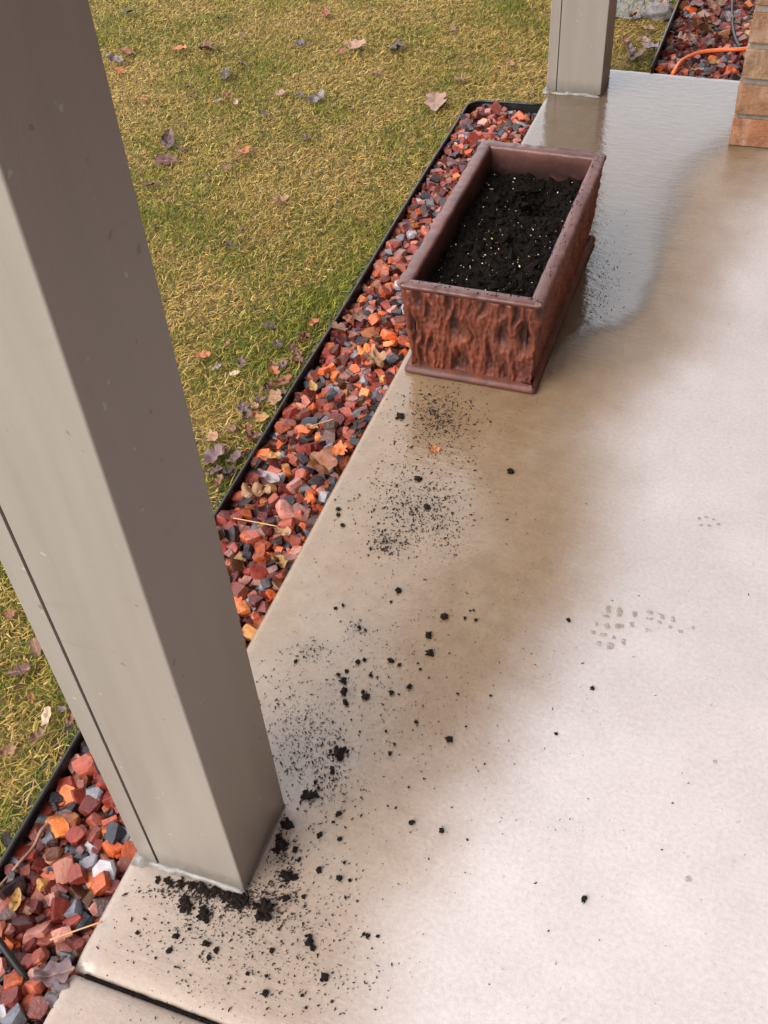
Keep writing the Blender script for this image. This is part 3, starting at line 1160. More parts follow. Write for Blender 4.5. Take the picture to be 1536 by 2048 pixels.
bed1 = sheet('gravel_bed', edge_x(2.5) - 0.02, SLAB_X + 0.01, -1.2, CORNER_Y + 0.01, BED_Z, MAT['earth'], 6, 80)
fill_bed('gravel_bed', lambda x, y: edge_x(y) + 0.008 < x < SLAB_X - 0.006 and y < CORNER_Y - 0.012 and not (y > CORNER_Y - 0.05 and x < edge_x(y) + 0.03),
         -0.745, SLAB_X, 0.0, CORNER_Y, BED_Z, 1500, 4000, 0.0116, 235, bed1)
bed2 = sheet('gravel_bed', FE_X, BX + 0.02, SLAB_END - 0.02, 6.0, BED_Z, MAT['earth'], 6, 60)
fill_bed('gravel_bed', lambda x, y: FE_X + 0.008 < x < BX - 0.008, FE_X, BX, SLAB_END + 0.006, 4.2, BED_Z, 500, 1500, 0.0130, 64, bed2)

# ------------------------------------------------------------------ grass


def build_grass():
    n = 1000000
    x = rng.uniform(-3.6, 0.0, n)
    y = rng.uniform(-0.3, 4.6, n)
    ex = -0.703 - 0.0135 * y
    keep = (x < ex - 0.004) | ((y > CORNER_Y + 0.01) & (x < SLAB_X - 0.01)) | ((y > SLAB_END + 0.012) & (x < FE_X - 0.006))
    keep &= ~((x > ex - 0.004) & (y < CORNER_Y + 0.012))
    u, v, d = to_px(np.stack([x, y, np.full(n, LAWN_Z)], 1))
    inv = (u > -150) & (u < 1690) & (v > -260) & (v < 2150)
    keep &= inv | (rng.random(n) < 0.22)
    x, y = x[keep], y[keep]
    n = len(x)
    f1 = np.array([mnoise.fractal(Vector((a * 2.6, b * 2.6, 0.5)), 0.9, 2.0, 4) for a, b in zip(x, y)])
    f2 = np.array([mnoise.noise(Vector((a * 14, b * 14, 5.5))) for a, b in zip(x, y)])
    near_edge = np.exp(-np.abs(x - (-0.703 - 0.0135 * y) + 0.03) / 0.07)
    bottom = np.clip((0.95 - y) / 0.45, 0, 1)
    green = 0.29 + 0.66 * f1 + 0.42 * f2 + 0.09 * near_edge + 0.62 * bottom
    isg = rng.random(n) < np.clip(green, 0.06, 0.92)
    L = np.where(isg, rng.uniform(0.009, 0.023, n), rng.uniform(0.007, 0.022, n))
    el = np.where(isg, rng.uniform(0.35, 1.30, n), rng.uniform(0.0, 0.85, n))
    L *= 1 + 0.25 * near_edge + 0.1 * bottom
    az = rng.uniform(0, 2 * np.pi, n)
    w = rng.uniform(0.0005, 0.0011, n)
    bend = rng.uniform(-0.1, 0.7, n)
    side = rng.uniform(-0.5, 0.5, n)
    z0 = LAWN_Z + rng.uniform(-0.002, 0.012, n)
    dirx, diry = np.cos(az), np.sin(az)
    px, py = -diry, dirx
    V = np.zeros((n, 5, 3))
    for k, (t, ws) in enumerate(((0, 1.0), (0.55, 0.85))):
        e = el - bend * t
        hx = L * t * np.cos(e)
        hz = L * t * np.sin(np.clip(e, -0.05, 2))
        sx = side * L * t * t * 0.5
        cx, cy, cz = x + dirx * hx + px * sx, y + diry * hx + py * sx, z0 + hz
        V[:, 2 * k] = np.stack([cx - px * w * ws, cy - py * w * ws, cz], 1)
        V[:, 2 * k + 1] = np.stack([cx + px * w * ws, cy + py * w * ws, cz + w * 0.5], 1)
    e = el - bend
    sx = side * L * 0.5
    V[:, 4] = np.stack([x + dirx * L * np.cos(e) + px * sx, y + diry * L * np.cos(e) + py * sx, z0 + L * np.sin(np.clip(e, -0.1, 2))], 1)
    T = np.array([(0, 1, 3), (0, 3, 2), (2, 3, 4)])
    tris = (T[None] + 5 * np.arange(n)[:, None, None]).reshape(-1, 3)
    straw = np.array([(0.50, 0.325, 0.075), (0.39, 0.235, 0.050), (0.60, 0.42, 0.135), (0.27, 0.145, 0.038), (0.45, 0.29, 0.085)])
    grn = np.array([(0.200, 0.205, 0.016), (0.125, 0.150, 0.012), (0.30, 0.265, 0.024), (0.090, 0.120, 0.010)])
    col = np.where(isg[:, None], grn[rng.integers(0, 4, n)], straw[rng.integers(0, 5, n)]) * rng.uniform(0.45, 0.85, (n, 1))
    me = fast_mesh('grass', V.reshape(-1, 3), tris, MAT['grass'])
    set_col(me, 'col', np.repeat(col, 5, 0))
    obj('grass', me, kind='stuff')


build_grass()

# ------------------------------------------------------------------ puddle and rock beyond the far post
pw = ground(1262, 8, LAWN_Z)
V = [(0, 0, 0)]
for k in range(40):
    a = 2 * math.pi * k / 40
    r = 1 + 0.35 * mnoise.noise(Vector((math.cos(a) * 1.6, math.sin(a) * 1.6, 2)))
    V.append((0.14 * r * math.cos(a), 0.20 * r * math.sin(a), 0))
pud = obj('rain_puddle', mesh_np('rain_puddle', V, [(0, 1 + k, 1 + (k + 1) % 40) for k in range(40)], MAT['water']), kind='structure', loc=(pw[0], pw[1] + 0.06, LAWN_Z + 0.010))


def lump(name, r, el, seed, mat, sub=3, amp=0.35, fr=1.6):
    bm = bmesh.new()
    bmesh.ops.create_icosphere(bm, subdivisions=sub, radius=1)
    for v in bm.verts:
        n = mnoise.fractal(v.co * fr + Vector((seed * 3.7, seed, 0)), 0.8, 2.0, 4)
        v.co = Vector((v.co.x * el[0], v.co.y * el[1], v.co.z * el[2])) * r * (1 + amp * n)
    return bm_mesh(name, bm, mat, True)


rk = ground(1325, 40, LAWN_Z)
tag(obj('garden_rock', lump('garden_rock', 0.048, (1.0, 0.75, 0.55), 3, MAT['rock']), loc=(rk[0] - 0.012, rk[1], LAWN_Z + 0.018)),
    'grey rock on the lawn against the far black edging', 'rock')

# ------------------------------------------------------------------ cords, rods, twigs
z = BED_Z + 0.034
pts_px = [(1318, 190), (1338, 158), (1350, 140), (1362, 123), (1385, 110), (1410, 103), (1445, 100), (1475, 99), (1500, 97), (1540, 96)]
cp = [ground(u, v, z + 0.005 * math.sin(i)) for i, (u, v) in enumerate(pts_px)]
cp = [p for p in cp if p[1] > SLAB_END + 0.02]
cp.insert(0, np.array([cp[0][0] - 0.006, SLAB_END + 0.012, z - 0.008]))
cp = [p for p in cp if p[0] < BX - 0.006]
cp.append(np.array([BX - 0.004, cp[-1][1] + 0.004, z]))


def smooth_path(P, n=6):
    P = [Vector(p) for p in P]
    out = []
    for i in range(len(P) - 1):
        p0, p1, p2, p3 = P[max(i - 1, 0)], P[i], P[i + 1], P[min(i + 2, len(P) - 1)]
        for k in range(n):
            t = k / n
            out.append(0.5 * ((2 * p1) + (p2 - p0) * t + (2 * p0 - 5 * p1 + 4 * p2 - p3) * t * t + (3 * p1 - p0 - 3 * p2 + p3) * t ** 3))
    out.append(P[-1])
    return out


tag(obj('extension_cord', tube('extension_cord', smooth_path(cp), 0.0052, MAT['cord'], 10)),
    'bright orange extension cord lying across the gravel by the brick corner', 'cord')
cp = [ground(u, v, z) for u, v in ((1468, -40), (1465, 0), (1464, 30), (1466, 55), (1472, 80), (1480, 95))]
cp = [p for p in cp if p[0] < BX - 0.004]
tag(obj('black_cable', tube('black_cable', smooth_path(cp), 0.0048, MAT['rubber'], 8)),
    'black cable running away over the gravel beside the brick corner', 'cable')
p0, p1 = ground(-40, 1832, 0.035), ground(74, 1985, BED_Z + 0.012)
mid = (p0 + p1) / 2 + np.array([0, 0, 0.004])
tag(obj('stake_rod', tube('stake_rod', smooth_path([p0, mid, p1]), [0.0042] * 12 + [0.0036], MAT['rubber'], 8)),
    'thin black rod slanting into the gravel at the lower left corner', 'rod')
cp = [ground(u, v, BED_Z + 0.036 + 0.004 * math.sin(i * 2.1)) for i, (u, v) in enumerate(((96, 1648), (82, 1662), (70, 1688), (58, 1705), (38, 1726), (20, 1748), (-10, 1782)))]
tw = tube('twig', smooth_path(cp), [0.0026 - 0.00003 * i for i in range(37)], MAT['twig'], 7)
tag(obj('twig', tw), 'reddish brown twig along the edging left of the near post', 'twig')
for pts, lab in (([(100, 1880), (150, 1862), (205, 1843)], 'single tan pine needle reaching from the gravel to the patio edge'),
                 ([(466, 1036), (510, 1044), (556, 1053)], 'single tan pine needle on gravel beside the tan leaf'),
                 ([(622, 852), (645, 845), (668, 838)], 'short tan pine needle on gravel halfway to the planter')):
    cp = [ground(u, v, BED_Z + 0.045) for u, v in pts]
    tag(obj('pine_needle', tube('pine_needle', smooth_path(cp, 4), 0.0010, MAT['needle'], 5)), lab, 'pine needle', 'dry pine needles on the gravel')

# ------------------------------------------------------------------ fallen leaves


def leaf_mesh(kind, seed):
    rnd = random.Random(seed)
    n = 32
    prof = []
    for k in range(n):
        a = 2 * math.pi * k / n
        if kind == 'oval':
            r = 0.5 * abs(math.cos(a)) ** 1.0 + 0.26
            x, y = 0.5 * math.cos(a), 0.24 * math.sin(a) * (1 - 0.25 * math.cos(a))
        elif kind == 'oak':
            lob = 1 + 0.30 * math.cos(7 * a + 0.4)
            x, y = 0.5 * math.cos(a) * (0.92 + 0.08 * lob), 0.27 * math.sin(a) * lob * (1 + 0.25 * math.cos(a))
        elif kind == 'maple':
            lob = 0.60 + 0.40 * abs(math.cos(2.5 * a)) ** 0.7
            x, y = 0.5 * math.cos(a) * lob, 0.5 * math.sin(a) * lob
        else:                                               # torn piece
            rr = 0.36 + 0.14 * rnd.random()
            x, y = rr * math.cos(a), 0.75 * rr * math.sin(a)
        prof.append((x * (1 + rnd.uniform(-.05, .05)), y * (1 + rnd.uniform(-.08, .08))))
    curl, fold, warp = rnd.uniform(0.3, 1.5), rnd.uniform(0.0, 1.0), rnd.uniform(0.08, 0.20)
    V, vein, Fc = [], [], []
    rings = 5

    def dz(x, y):
        return curl * (x * x * 0.55) + fold * abs(y) * 0.8 + warp * mnoise.noise(Vector((x * 5, y * 5, seed * 1.3)))
    V.append((0, 0, dz(0, 0)))
    vein.append(1.0)
    for j in range(1, rings + 1):
        for k in range(n):
            x, y = prof[k][0] * j / rings, prof[k][1] * j / rings
            V.append((x, y, dz(x, y)))
            vein.append(1.0 if abs(y) < 0.012 else 0.35 * max(0, math.cos(16 * (abs(x) + abs(y) * 0.7))) ** 6)
    for k in range(n):
        Fc.append((0, 1 + k, 1 + (k + 1) % n))
    for j in range(rings - 1):
        for k in range(n):
            a, b = 1 + j * n + k, 1 + j * n + (k + 1) % n
            Fc.append((a, a + n, b + n, b))
    zmin = min(v[2] for v in V)
    V = [(v[0], v[1], v[2] - zmin) for v in V]
    me = mesh_np('fallen_leaf', V, Fc, MAT['leaf'], True)
    set_float(me, 'vein', vein)
    return me


LEAF = {k: [leaf_mesh(k, i * 7 + j) for i in range(5)] for j, k in enumerate(('oval', 'oak', 'maple', 'torn'))}
LC = dict(purple=(0.105, 0.056, 0.064), maroon=(0.070, 0.018, 0.014), darkbrown=(0.040, 0.020, 0.013), brown=(0.130, 0.055, 0.026), rust=(0.185, 0.055, 0.018),
          orange=(0.33, 0.095, 0.022), tan=(0.25, 0.125, 0.060), pink=(0.23, 0.125, 0.088), pale=(0.38, 0.28, 0.19), grey=(0.12, 0.098, 0.098), ochre=(0.32, 0.165, 0.038),
          slate=(0.075, 0.060, 0.068), lavender=(0.23, 0.175, 0.185), bright=(0.62, 0.14, 0.026))
CW = dict(purple='purple brown', maroon='dark maroon', darkbrown='dark brown', brown='brown', rust='rust brown', orange='orange brown', tan='tan', pink='pinkish tan',
          pale='pale cream', grey='grey', ochre='yellow ochre', slate='slate grey', lavender='pale lavender', bright='bright orange')
UL, UM, UR = 'on the lawn near the top left by the near post', 'on the upper middle of the lawn', 'on the upper lawn near the far post'
ML, EC = 'on the lawn right of the post at mid height', 'on the grass along the black edging near the post'
LEAVES = [
    # u, v, length px, kind, colour, where ('L' lawn, 'G' gravel, 'F' far bed), label
    (335, 284, 44, 'oval', 'purple', 'L', 'purple grey leaf above the maroon leaf on the left lawn'), (331, 322, 42, 'oak', 'maroon', 'L', 'dark maroon curled leaf below the purple leaf on the lawn'),
    (361, 300, 22, 'torn', 'maroon', 'L', 'small maroon leaf scrap beside the purple leaf on the lawn'), (486, 308, 36, 'oak', 'orange', 'L', 'orange brown leaf alone in the middle of the left lawn'),
    (416, 100, 40, 'oak', 'brown', 'L', 'brown curled leaf on the lawn high left of centre'), (440, 36, 22, 'oak', 'darkbrown', 'L', 'small dark leaf on the lawn close to the top edge'),
    (452, 148, 34, 'oak', 'darkbrown', 'L', 'dark brown crooked leaf on the lawn below the brown curled one'), (482, 129, 26, 'oval', 'pink', 'L', 'pinkish tan leaf next to the dark brown crooked leaf on the lawn'),
    (471, 206, 20, 'oval', 'pale', 'L', 'small whitish leaf between brown scraps on the lawn'), (455, 193, 20, 'torn', 'rust', 'L', None), (440, 204, 18, 'oval', 'grey', 'L', None),
    (376, 174, 18, 'torn', 'darkbrown', 'L', None), (384, 194, 18, 'torn', 'maroon', 'L', None), (525, 229, 22, 'oak', 'darkbrown', 'L', None),
    (633, 199, 40, 'oval', 'grey', 'L', 'long greyish curled leaf in the upper middle of the lawn'), (601, 193, 20, 'oval', 'slate', 'L', None), (561, 187, 20, 'torn', 'pink', 'L', None),
    (599, 90, 28, 'oak', 'slate', 'L', 'slate grey leaf on the lawn above the long greyish leaf'), (712, 94, 40, 'oak', 'pink', 'L', 'pinkish leaf on the lawn left of the dark twiggy leaf'),
    (684, 104, 18, 'torn', 'rust', 'L', None), (256, 107, 32, 'oak', 'rust', 'L', 'rust brown leaf on the lawn just right of the near post'),
    (229, 122, 34, 'oval', 'grey', 'L', 'dark grey leaf on the lawn touching the near post outline'), (240, 143, 24, 'oval', 'orange', 'L', None), (257, 27, 26, 'oak', 'darkbrown', 'L', 'dark brown leaf on the lawn in the top left by the post'),
    (357, 100, 30, 'oval', 'orange', 'L', 'orange brown leaf on the lawn left of the brown curled leaf'), (482, 74, 18, 'torn', 'maroon', 'L', None), (286, 200, 20, 'torn', 'orange', 'L', None),
    (298, 372, 26, 'oak', 'brown', 'L', 'brown leaf on the lawn right of the near post below the maroon leaf'), (561, 401, 32, 'oval', 'tan', 'L', 'pale tan leaf in the middle of the lawn'),
    (454, 337, 18, 'torn', 'brown', 'L', None), (612, 277, 20, 'torn', 'maroon', 'L', None), (482, 460, 18, 'torn', 'maroon', 'L', None), (458, 492, 24, 'oak', 'darkbrown', 'L', None),
    (652, 28, 30, 'oval', 'rust', 'L', 'rust leaf on the lawn at the top middle edge'), (522, 266, 14, 'torn', 'darkbrown', 'L', None), (795, 98, 46, 'oak', 'darkbrown', 'L', 'dark twiggy leaf on the upper lawn left of the far post'),
    (872, 206, 62, 'oak', 'pink', 'L', 'large pinkish tan oak leaf on the lawn beside the edging corner'), (925, 160, 24, 'torn', 'brown', 'L', None), (752, 150, 18, 'torn', 'maroon', 'L', None),
    (905, 60, 20, 'torn', 'brown', 'L', None), (1020, 130, 22, 'torn', 'tan', 'L', None), (700, 215, 18, 'torn', 'pink', 'L', None),
    # along the black edging
    (548, 748, 34, 'oak', 'orange', 'L', 'upper orange brown leaf in the clump against the black edging'), (565, 766, 40, 'oak', 'rust', 'L', 'large rust leaf leaning on the black edging'),
    (551, 796, 32, 'maple', 'tan', 'L', 'tan leaf below the rust leaf at the black edging'), (471, 748, 20, 'oval', 'pale', 'L', 'small pale leaf standing up in the grass left of the rust leaf'),
    (433, 738, 22, 'oval', 'lavender', 'L', 'pale lavender leaf in the grass right of the post'), (481, 727, 26, 'oak', 'purple', 'L', 'purple brown leaf above the small pale leaf in the grass'),
    (403, 713, 34, 'oval', 'orange', 'L', 'orange leaf in the grass touching the post outline'), (608, 677, 30, 'oak', 'brown', 'L', 'brown leaf against the edging above the rust leaf clump'),
    (627, 650, 28, 'oval', 'orange', 'L', 'orange brown leaf against the edging level with the planter'), (540, 652, 28, 'oak', 'darkbrown', 'L', 'dark brown leaf on the lawn left of the edging leaves'),
    (483, 821, 42, 'oval', 'purple', 'L', 'long purple leaf in the grass below the rust leaf clump'), (506, 813, 30, 'oval', 'tan', 'L', 'tan folded leaf beside the long purple leaf'),
    (525, 838, 28, 'maple', 'ochre', 'L', 'yellow ochre leaf just left of the black edging'), (426, 876, 38, 'oak', 'tan', 'L', 'tan leaf touching the post above the purple leaf pile'),
    (436, 895, 34, 'oak', 'brown', 'L', 'brown leaf on top of the purple leaf pile by the post'), (434, 918, 50, 'maple', 'purple', 'L', 'big purple grey leaf in the pile beside the post'),
    (471, 917, 32, 'oak', 'purple', 'L', 'smaller purple leaf right of the big purple one'), (491, 903, 24, 'oval', 'orange', 'L', 'small orange leaf between the purple leaves and the edging'),
    (428, 945, 34, 'oak', 'purple', 'L', 'purple leaf at the bottom of the pile beside the post'), (458, 946, 28, 'maple', 'darkbrown', 'L', 'dark brown leaf between the leaf pile and the edging'),
    (438, 965, 28, 'oak', 'brown', 'L', 'brown leaf where the edging meets the post outline'), (455, 690, 18, 'torn', 'rust', 'L', None),
    # bottom left lawn
    (95, 1436, 38, 'oval', 'pale', 'L', 'pale cream leaf on the grass left of the near post'), (74, 1297, 42, 'oak', 'brown', 'L', 'reddish brown leaf touching the left side of the near post'),
    (38, 1343, 46, 'oak', 'maroon', 'L', 'dark red leaf at the left picture edge beside the near post'), (74, 1476, 36, 'oak', 'brown', 'L', 'brown leaf below the pale cream leaf'),
    (12, 1504, 34, 'oak', 'tan', 'L', 'tan leaf cut by the left picture edge'), (139, 1442, 28, 'oval', 'brown', 'L', 'brown leaf between the pale cream leaf and the post'), (126, 1421, 24, 'oval', 'grey', 'L', 'grey curled leaf above the brown leaf by the post'),
    (124, 1521, 24, 'oval', 'tan', 'L', 'tan leaf where the left lawn meets the edging'), (20, 1230, 26, 'torn', 'rust', 'L', None), (60, 1400, 20, 'torn', 'rust', 'L', None),
    # on the gravel strip
    (512, 992, 58, 'oak', 'tan', 'G', 'large tan oak leaf on the gravel near the post'), (536, 958, 46, 'oval', 'lavender', 'G', 'pale half leaf with a dark vein on the gravel'),
    (646, 932, 60, 'maple', 'rust', 'G', 'large rust brown maple leaf on the gravel by the patio edge'), (676, 906, 48, 'torn', 'bright', 'G', 'bright orange leaf on the gravel against the patio edge'),
    (540, 917, 40, 'oval', 'ochre', 'G', 'narrow ochre leaf standing between stones near the edging'), (734, 704, 36, 'oak', 'bright', 'G', 'bright orange brown leaf on the gravel left of the planter'),
    (748, 720, 44, 'maple', 'tan', 'G', 'tan leaf on the gravel by the planter foot'), (723, 635, 46, 'oak', 'pink', 'G', 'pinkish tan leaf on the gravel beside the planter'),
    (677, 662, 46, 'oak', 'brown', 'G', 'brown leaf on the gravel against the black edging'), (567, 1066, 38, 'oval', 'tan', 'G', 'tan leaf on the gravel right of the near post'),
    (556, 1126, 40, 'oak', 'ochre', 'G', 'ochre leaf among stones close to the patio edge'), (627, 776, 30, 'oval', 'ochre', 'G', 'small ochre leaf above the yellow stone in the gravel'),
    (624, 860, 32, 'oval', 'ochre', 'G', 'ochre leaf in the middle of the gravel strip'), (705, 640, 34, 'oval', 'rust', 'G', 'rust leaf left of the pinkish leaf on the gravel'),
    (112, 1950, 74, 'oak', 'purple', 'G', 'large wet purple grey leaf on the gravel at the lower left'), (118, 1990, 50, 'maple', 'slate', 'G', 'dark slate leaf under the large wet purple leaf at the lower left'),
    (33, 1800, 40, 'oval', 'ochre', 'G', 'tan orange leaf on the gravel at the left picture edge'),
    # beyond the patio end
    (1290, 80, 30, 'oak', 'pink', 'L', 'pinkish leaf on the grass between the far post and the edging'), (1300, 97, 34, 'oak', 'lavender', 'L', 'pale lavender leaf beside the far edging'),
    (1260, 99, 28, 'oval', 'lavender', 'L', 'pale leaf on the grass just right of the far post'), (1262, 117, 28, 'oval', 'grey', 'L', 'grey leaf at the end of the patio slab by the far post'),
    (1279, 110, 32, 'oak', 'brown', 'L', 'brown leaf at the patio end under the pale leaves'), (1252, 80, 28, 'oak', 'rust', 'L', 'rust leaf on the grass beside the far post'),
    (1307, 23, 26, 'oval', 'ochre', 'L', 'ochre leaf beside the grey rock at the far edging'), (1322, 11, 26, 'torn', 'pink', 'L', None), (1266, 34, 30, 'oak', 'pink', 'L', 'pinkish leaf at the edge of the small puddle'), (1296, 60, 26, 'torn', 'tan', 'L', None),
    (1425, 132, 38, 'oval', 'ochre', 'F', 'ochre orange leaf in front of the orange cord'), (1419, 48, 44, 'oak', 'rust', 'F', 'large rust leaf behind the orange cord'),
    (1403, 62, 44, 'maple', 'brown', 'F', 'brown leaf left of the large rust leaf in the far gravel'), (1362, 81, 30, 'oak', 'pink', 'F', 'pinkish leaf in the far gravel by the edging'),
    (1382, 80, 28, 'oak', 'pink', 'F', 'pinkish leaf between the edging and the brown leaf in the far gravel'), (1419, 84, 30, 'oak', 'purple', 'F', 'purple brown leaf just behind the orange cord'),
    (1408, 36, 30, 'oak', 'pink', 'F', 'pink leaf at the far side of the rust leaf'), (1458, 36, 30, 'oval', 'lavender', 'F', 'pale grey leaf beside the black cable'),
    (1392, 143, 30, 'oval', 'tan', 'F', 'tan leaf at the patio end below the orange cord'), (1440, 10, 40, 'oak', 'brown', 'F', 'brown leaf at the top edge beside the black cable'), (1390, 12, 36, 'oak', 'maroon', 'F', 'dark maroon leaf at the top edge in the far gravel'),
    (1372, 40, 34, 'oak', 'darkbrown', 'F', 'dark brown leaf against the far edging'),
]
# damp leaf litter caught along the edging
for k in range(26):
    v0 = random.uniform(640, 965)
    u0 = 440 + (1000 - v0) * 0.628 - abs(random.gauss(0, 34)) - 12
    LEAVES.append((u0, v0, random.uniform(16, 30), random.choice(['oak', 'torn', 'maple', 'oval']), random.choice(['brown', 'darkbrown', 'maroon', 'rust', 'purple', 'brown']), 'E', ''))
SCRAPS = {}
for i, (u, v, Lp, kind, colr, where, lab) in enumerate(LEAVES):
    zz = {'L': LAWN_Z + 0.018, 'E': LAWN_Z + 0.016, 'G': BED_Z + 0.034, 'F': BED_Z + 0.034}[where]
    p = ground(u, v, zz)
    _, _, d = to_px(p)
    L = Lp / F_PX * float(d) * (1.12 if where == 'L' else 1.1)
    o = obj('fallen_leaf', LEAF[kind][i % 5], loc=(p[0], p[1], zz))
    o.scale = (L, L, L)
    o.rotation_euler = (random.uniform(-.35, .35), random.uniform(-.35, .35), random.uniform(0, 6.3))
    k = random.uniform(0.85, 1.15)
    o.color = (*[c * k for c in LC[colr]], 1)
    grp = {'E': 'damp leaf litter along the edging', 'L': 'fallen leaves on the lawn', 'G': 'fallen leaves on the gravel strip', 'F': 'fallen leaves on the far gravel'}[where]
    if where == 'E':
        lab = f'small damp {CW[colr]} leaf in the litter along the black edging'
    if lab is None:
        SCRAPS.setdefault(CW[colr], []).append((v, o))
        lab = f'small {CW[colr]} scrap of leaf lying in the grass'
        grp = 'small leaf scraps in the grass'
    tag(o, lab, 'leaf', grp)
for cn, mem in SCRAPS.items():
    mem.sort(key=lambda m: m[0])
    n = len(mem)
    if n == 1:
        continue
    for i, (v, o) in enumerate(mem):
        w = 'topmost' if i == 0 else 'lowest' if i == n - 1 else ['', 'second', 'third', 'fourth', 'fifth', 'sixth'][i]
        o['label'] = f"{w} {'' if w in ('topmost', 'lowest') else 'from the top '}of the {'zero one two three four five six seven'.split()[n]} small {cn} leaf scraps in the grass"
p = ground(868, 900, 0.001)
o = obj('fallen_leaf', LEAF['torn'][2], loc=(p[0], p[1], 0.001))
o.scale = (0.026, 0.022, 0.024)
o.rotation_euler = (0.1, 0.25, 0.5)
o.color = (0.42, 0.15, 0.06, 1)
tag(o, 'folded orange brown leaf lying on the patio among the soil crumbs', 'leaf')

# ------------------------------------------------------------------ spilled soil on the patio
CLODS = [(480 + a / 2.925, 1100 + b / 2.925, r / 2.925) for a, b, r in (
    (925, 237, 22), (558, 338, 12), (1197, 390, 25), (1103, 498, 24), (1110, 600, 27), (697, 450, 14), (733, 466, 10), (1347, 352, 8), (1366, 350, 8), (1378, 405, 10), (690, 652, 18), (728, 640, 13),
    (880, 645, 20), (932, 668, 13), (622, 706, 14), (575, 727, 14), (605, 762, 24), (765, 730, 14), (605, 828, 24), (718, 828, 14), (735, 858, 24), (618, 893, 20), (887, 832, 18), (992, 797, 18),
    (1055, 694, 10), (1272, 838, 9), (1465, 850, 9), (1030, 1005, 14), (1220, 1108, 26), (878, 1187, 15), (540, 1285, 20), (438, 1355, 12), (460, 1390, 12), (577, 1543, 20),
    (1002, 1593, 20), (1177, 1642, 19), (1328, 1692, 8), (465, 1665, 20), (585, 1690, 16), (280, 1605, 30), (245, 1720, 32), (320, 1745, 14), (345, 1810, 14), (285, 1915, 35), (460, 1870, 20),
    (580, 1918, 20), (610, 1825, 12), (640, 1930, 12), (372, 2025, 15), (325, 648, 13), (905, 1135, 8), (853, 1057, 9), (1075, 1337, 8), (985, 1385, 8), (545, 1590, 10),
    (1323, 1030, 8), (883, 300, 9), (803, 742, 8), (868, 740, 6), (928, 842, 8), (1040, 660, 7), (1105, 745, 7), (700, 1060, 8), (650, 990, 7), (1430, 1248, 7), (910, 1505, 8), (865, 1495, 6))]
CLODS += [(a / 2.052, 1050 + b / 2.052, r / 2.052) for a, b, r in (
    (765, 1560, 30), (835, 1590, 22), (1000, 1545, 25), (1175, 1530, 18), (1270, 1710, 22), (1115, 1745, 12), (720, 1688, 14), (695, 1745, 14), (563, 1672, 10), (845, 1720, 18),
    (855, 1775, 12), (885, 1745, 12), (1090, 1920, 16), (1092, 1850, 8), (1015, 1840, 9), (638, 1775, 6), (775, 1658, 8), (1240, 1930, 8), (1255, 1980, 7),
    (690, 1465, 18), (740, 1465, 17), (785, 1480, 20), (830, 1490, 24), (880, 1500, 28), (930, 1520, 26), (975, 1535, 24), (650, 1452, 12), (1190, 1235, 20), (1210, 1330, 14))]
CLODS += [(1020, 943, 8), (836, 958, 8), (855, 1015, 7), (801, 832, 9), (676, 1018, 6), (676, 1029, 5), (685, 1050, 5), (1137, 1240, 5), (1185, 1376, 5), (1168, 1798, 7), (650, 1955, 10), (686, 1210, 4),
          (735, 1870, 5), (755, 1872, 4), (727, 1868, 4), (1112, 1467, 4), (793, 836, 4), (930, 1235, 4), (952, 1240, 3)]
RAGGED = [(678, 1507, 16), (620, 1592, 13), (532, 1815, 19), (372, 1808, 14), (575, 1752, 12), (560, 1690, 14), (409, 1834, 13), (480, 1806, 14)]


def clod_mesh(seed, ragged=False):
    bm = bmesh.new()
    rn2 = random.Random(seed + 100)
    parts = [((0, 0, 0.5), 0.80)] + [((rn2.uniform(-.8, .8), rn2.uniform(-.8, .8), rn2.uniform(0.05, 0.5)), rn2.uniform(0.18, 0.42)) for _ in range(5)]
    if ragged:
        rnd = random.Random(seed)
        parts = [((0, 0, 0.35), 0.62)]
        for k in range(13):
            a, d = rnd.uniform(0, 6.3), rnd.uniform(0.35, 1.25)
            parts.append(((d * math.cos(a), d * math.sin(a), rnd.uniform(0.05, 0.3)), rnd.uniform(0.12, 0.42)))
    for j, (c, r) in enumerate(parts):
        res = bmesh.ops.create_icosphere(bm, subdivisions=2, radius=1)
        for v in res['verts']:
            nn = mnoise.fractal(v.co * 1.9 + Vector((seed * 5.1, j * 2.7, 0)), 0.7, 2.2, 3)
            v.co = Vector(c) + Vector((v.co.x, v.co.y, v.co.z * 0.72)) * r * (1 + 0.75 * nn)
    return bm_mesh('soil_clod', bm, MAT['clod'], False)


CLOD_SETS = {}
ORD = ['leftmost', 'second', 'third', 'fourth', 'fifth', 'sixth', 'seventh', 'eighth', 'ninth', 'tenth']
CNT = 'zero one two three four five six seven eight nine ten'.split()
CM = [clod_mesh(i) for i in range(12)]
CR = [clod_mesh(i, True) for i in range(6)]


def clod_region(u, v):
    if v < 780 or (u > 700 and v < 1100):
        return 'on the patio between the planter and the middle of the spill'
    if u > 1000:
        return 'on the dry right part of the patio'
    if v < 1440 and u > 800:
        return 'on the patio right of the middle of the soil spill'
    if v < 1440:
        return 'in the middle cluster of spilled soil on the patio'
    if v < 1640:
        return 'on the patio just beyond the near post'
    if v > 1830:
        return 'on the patio between the near post and the joint'
    if u < 520:
        return 'heaped against the front of the near post foot'
    return 'on the patio right of the near post foot'


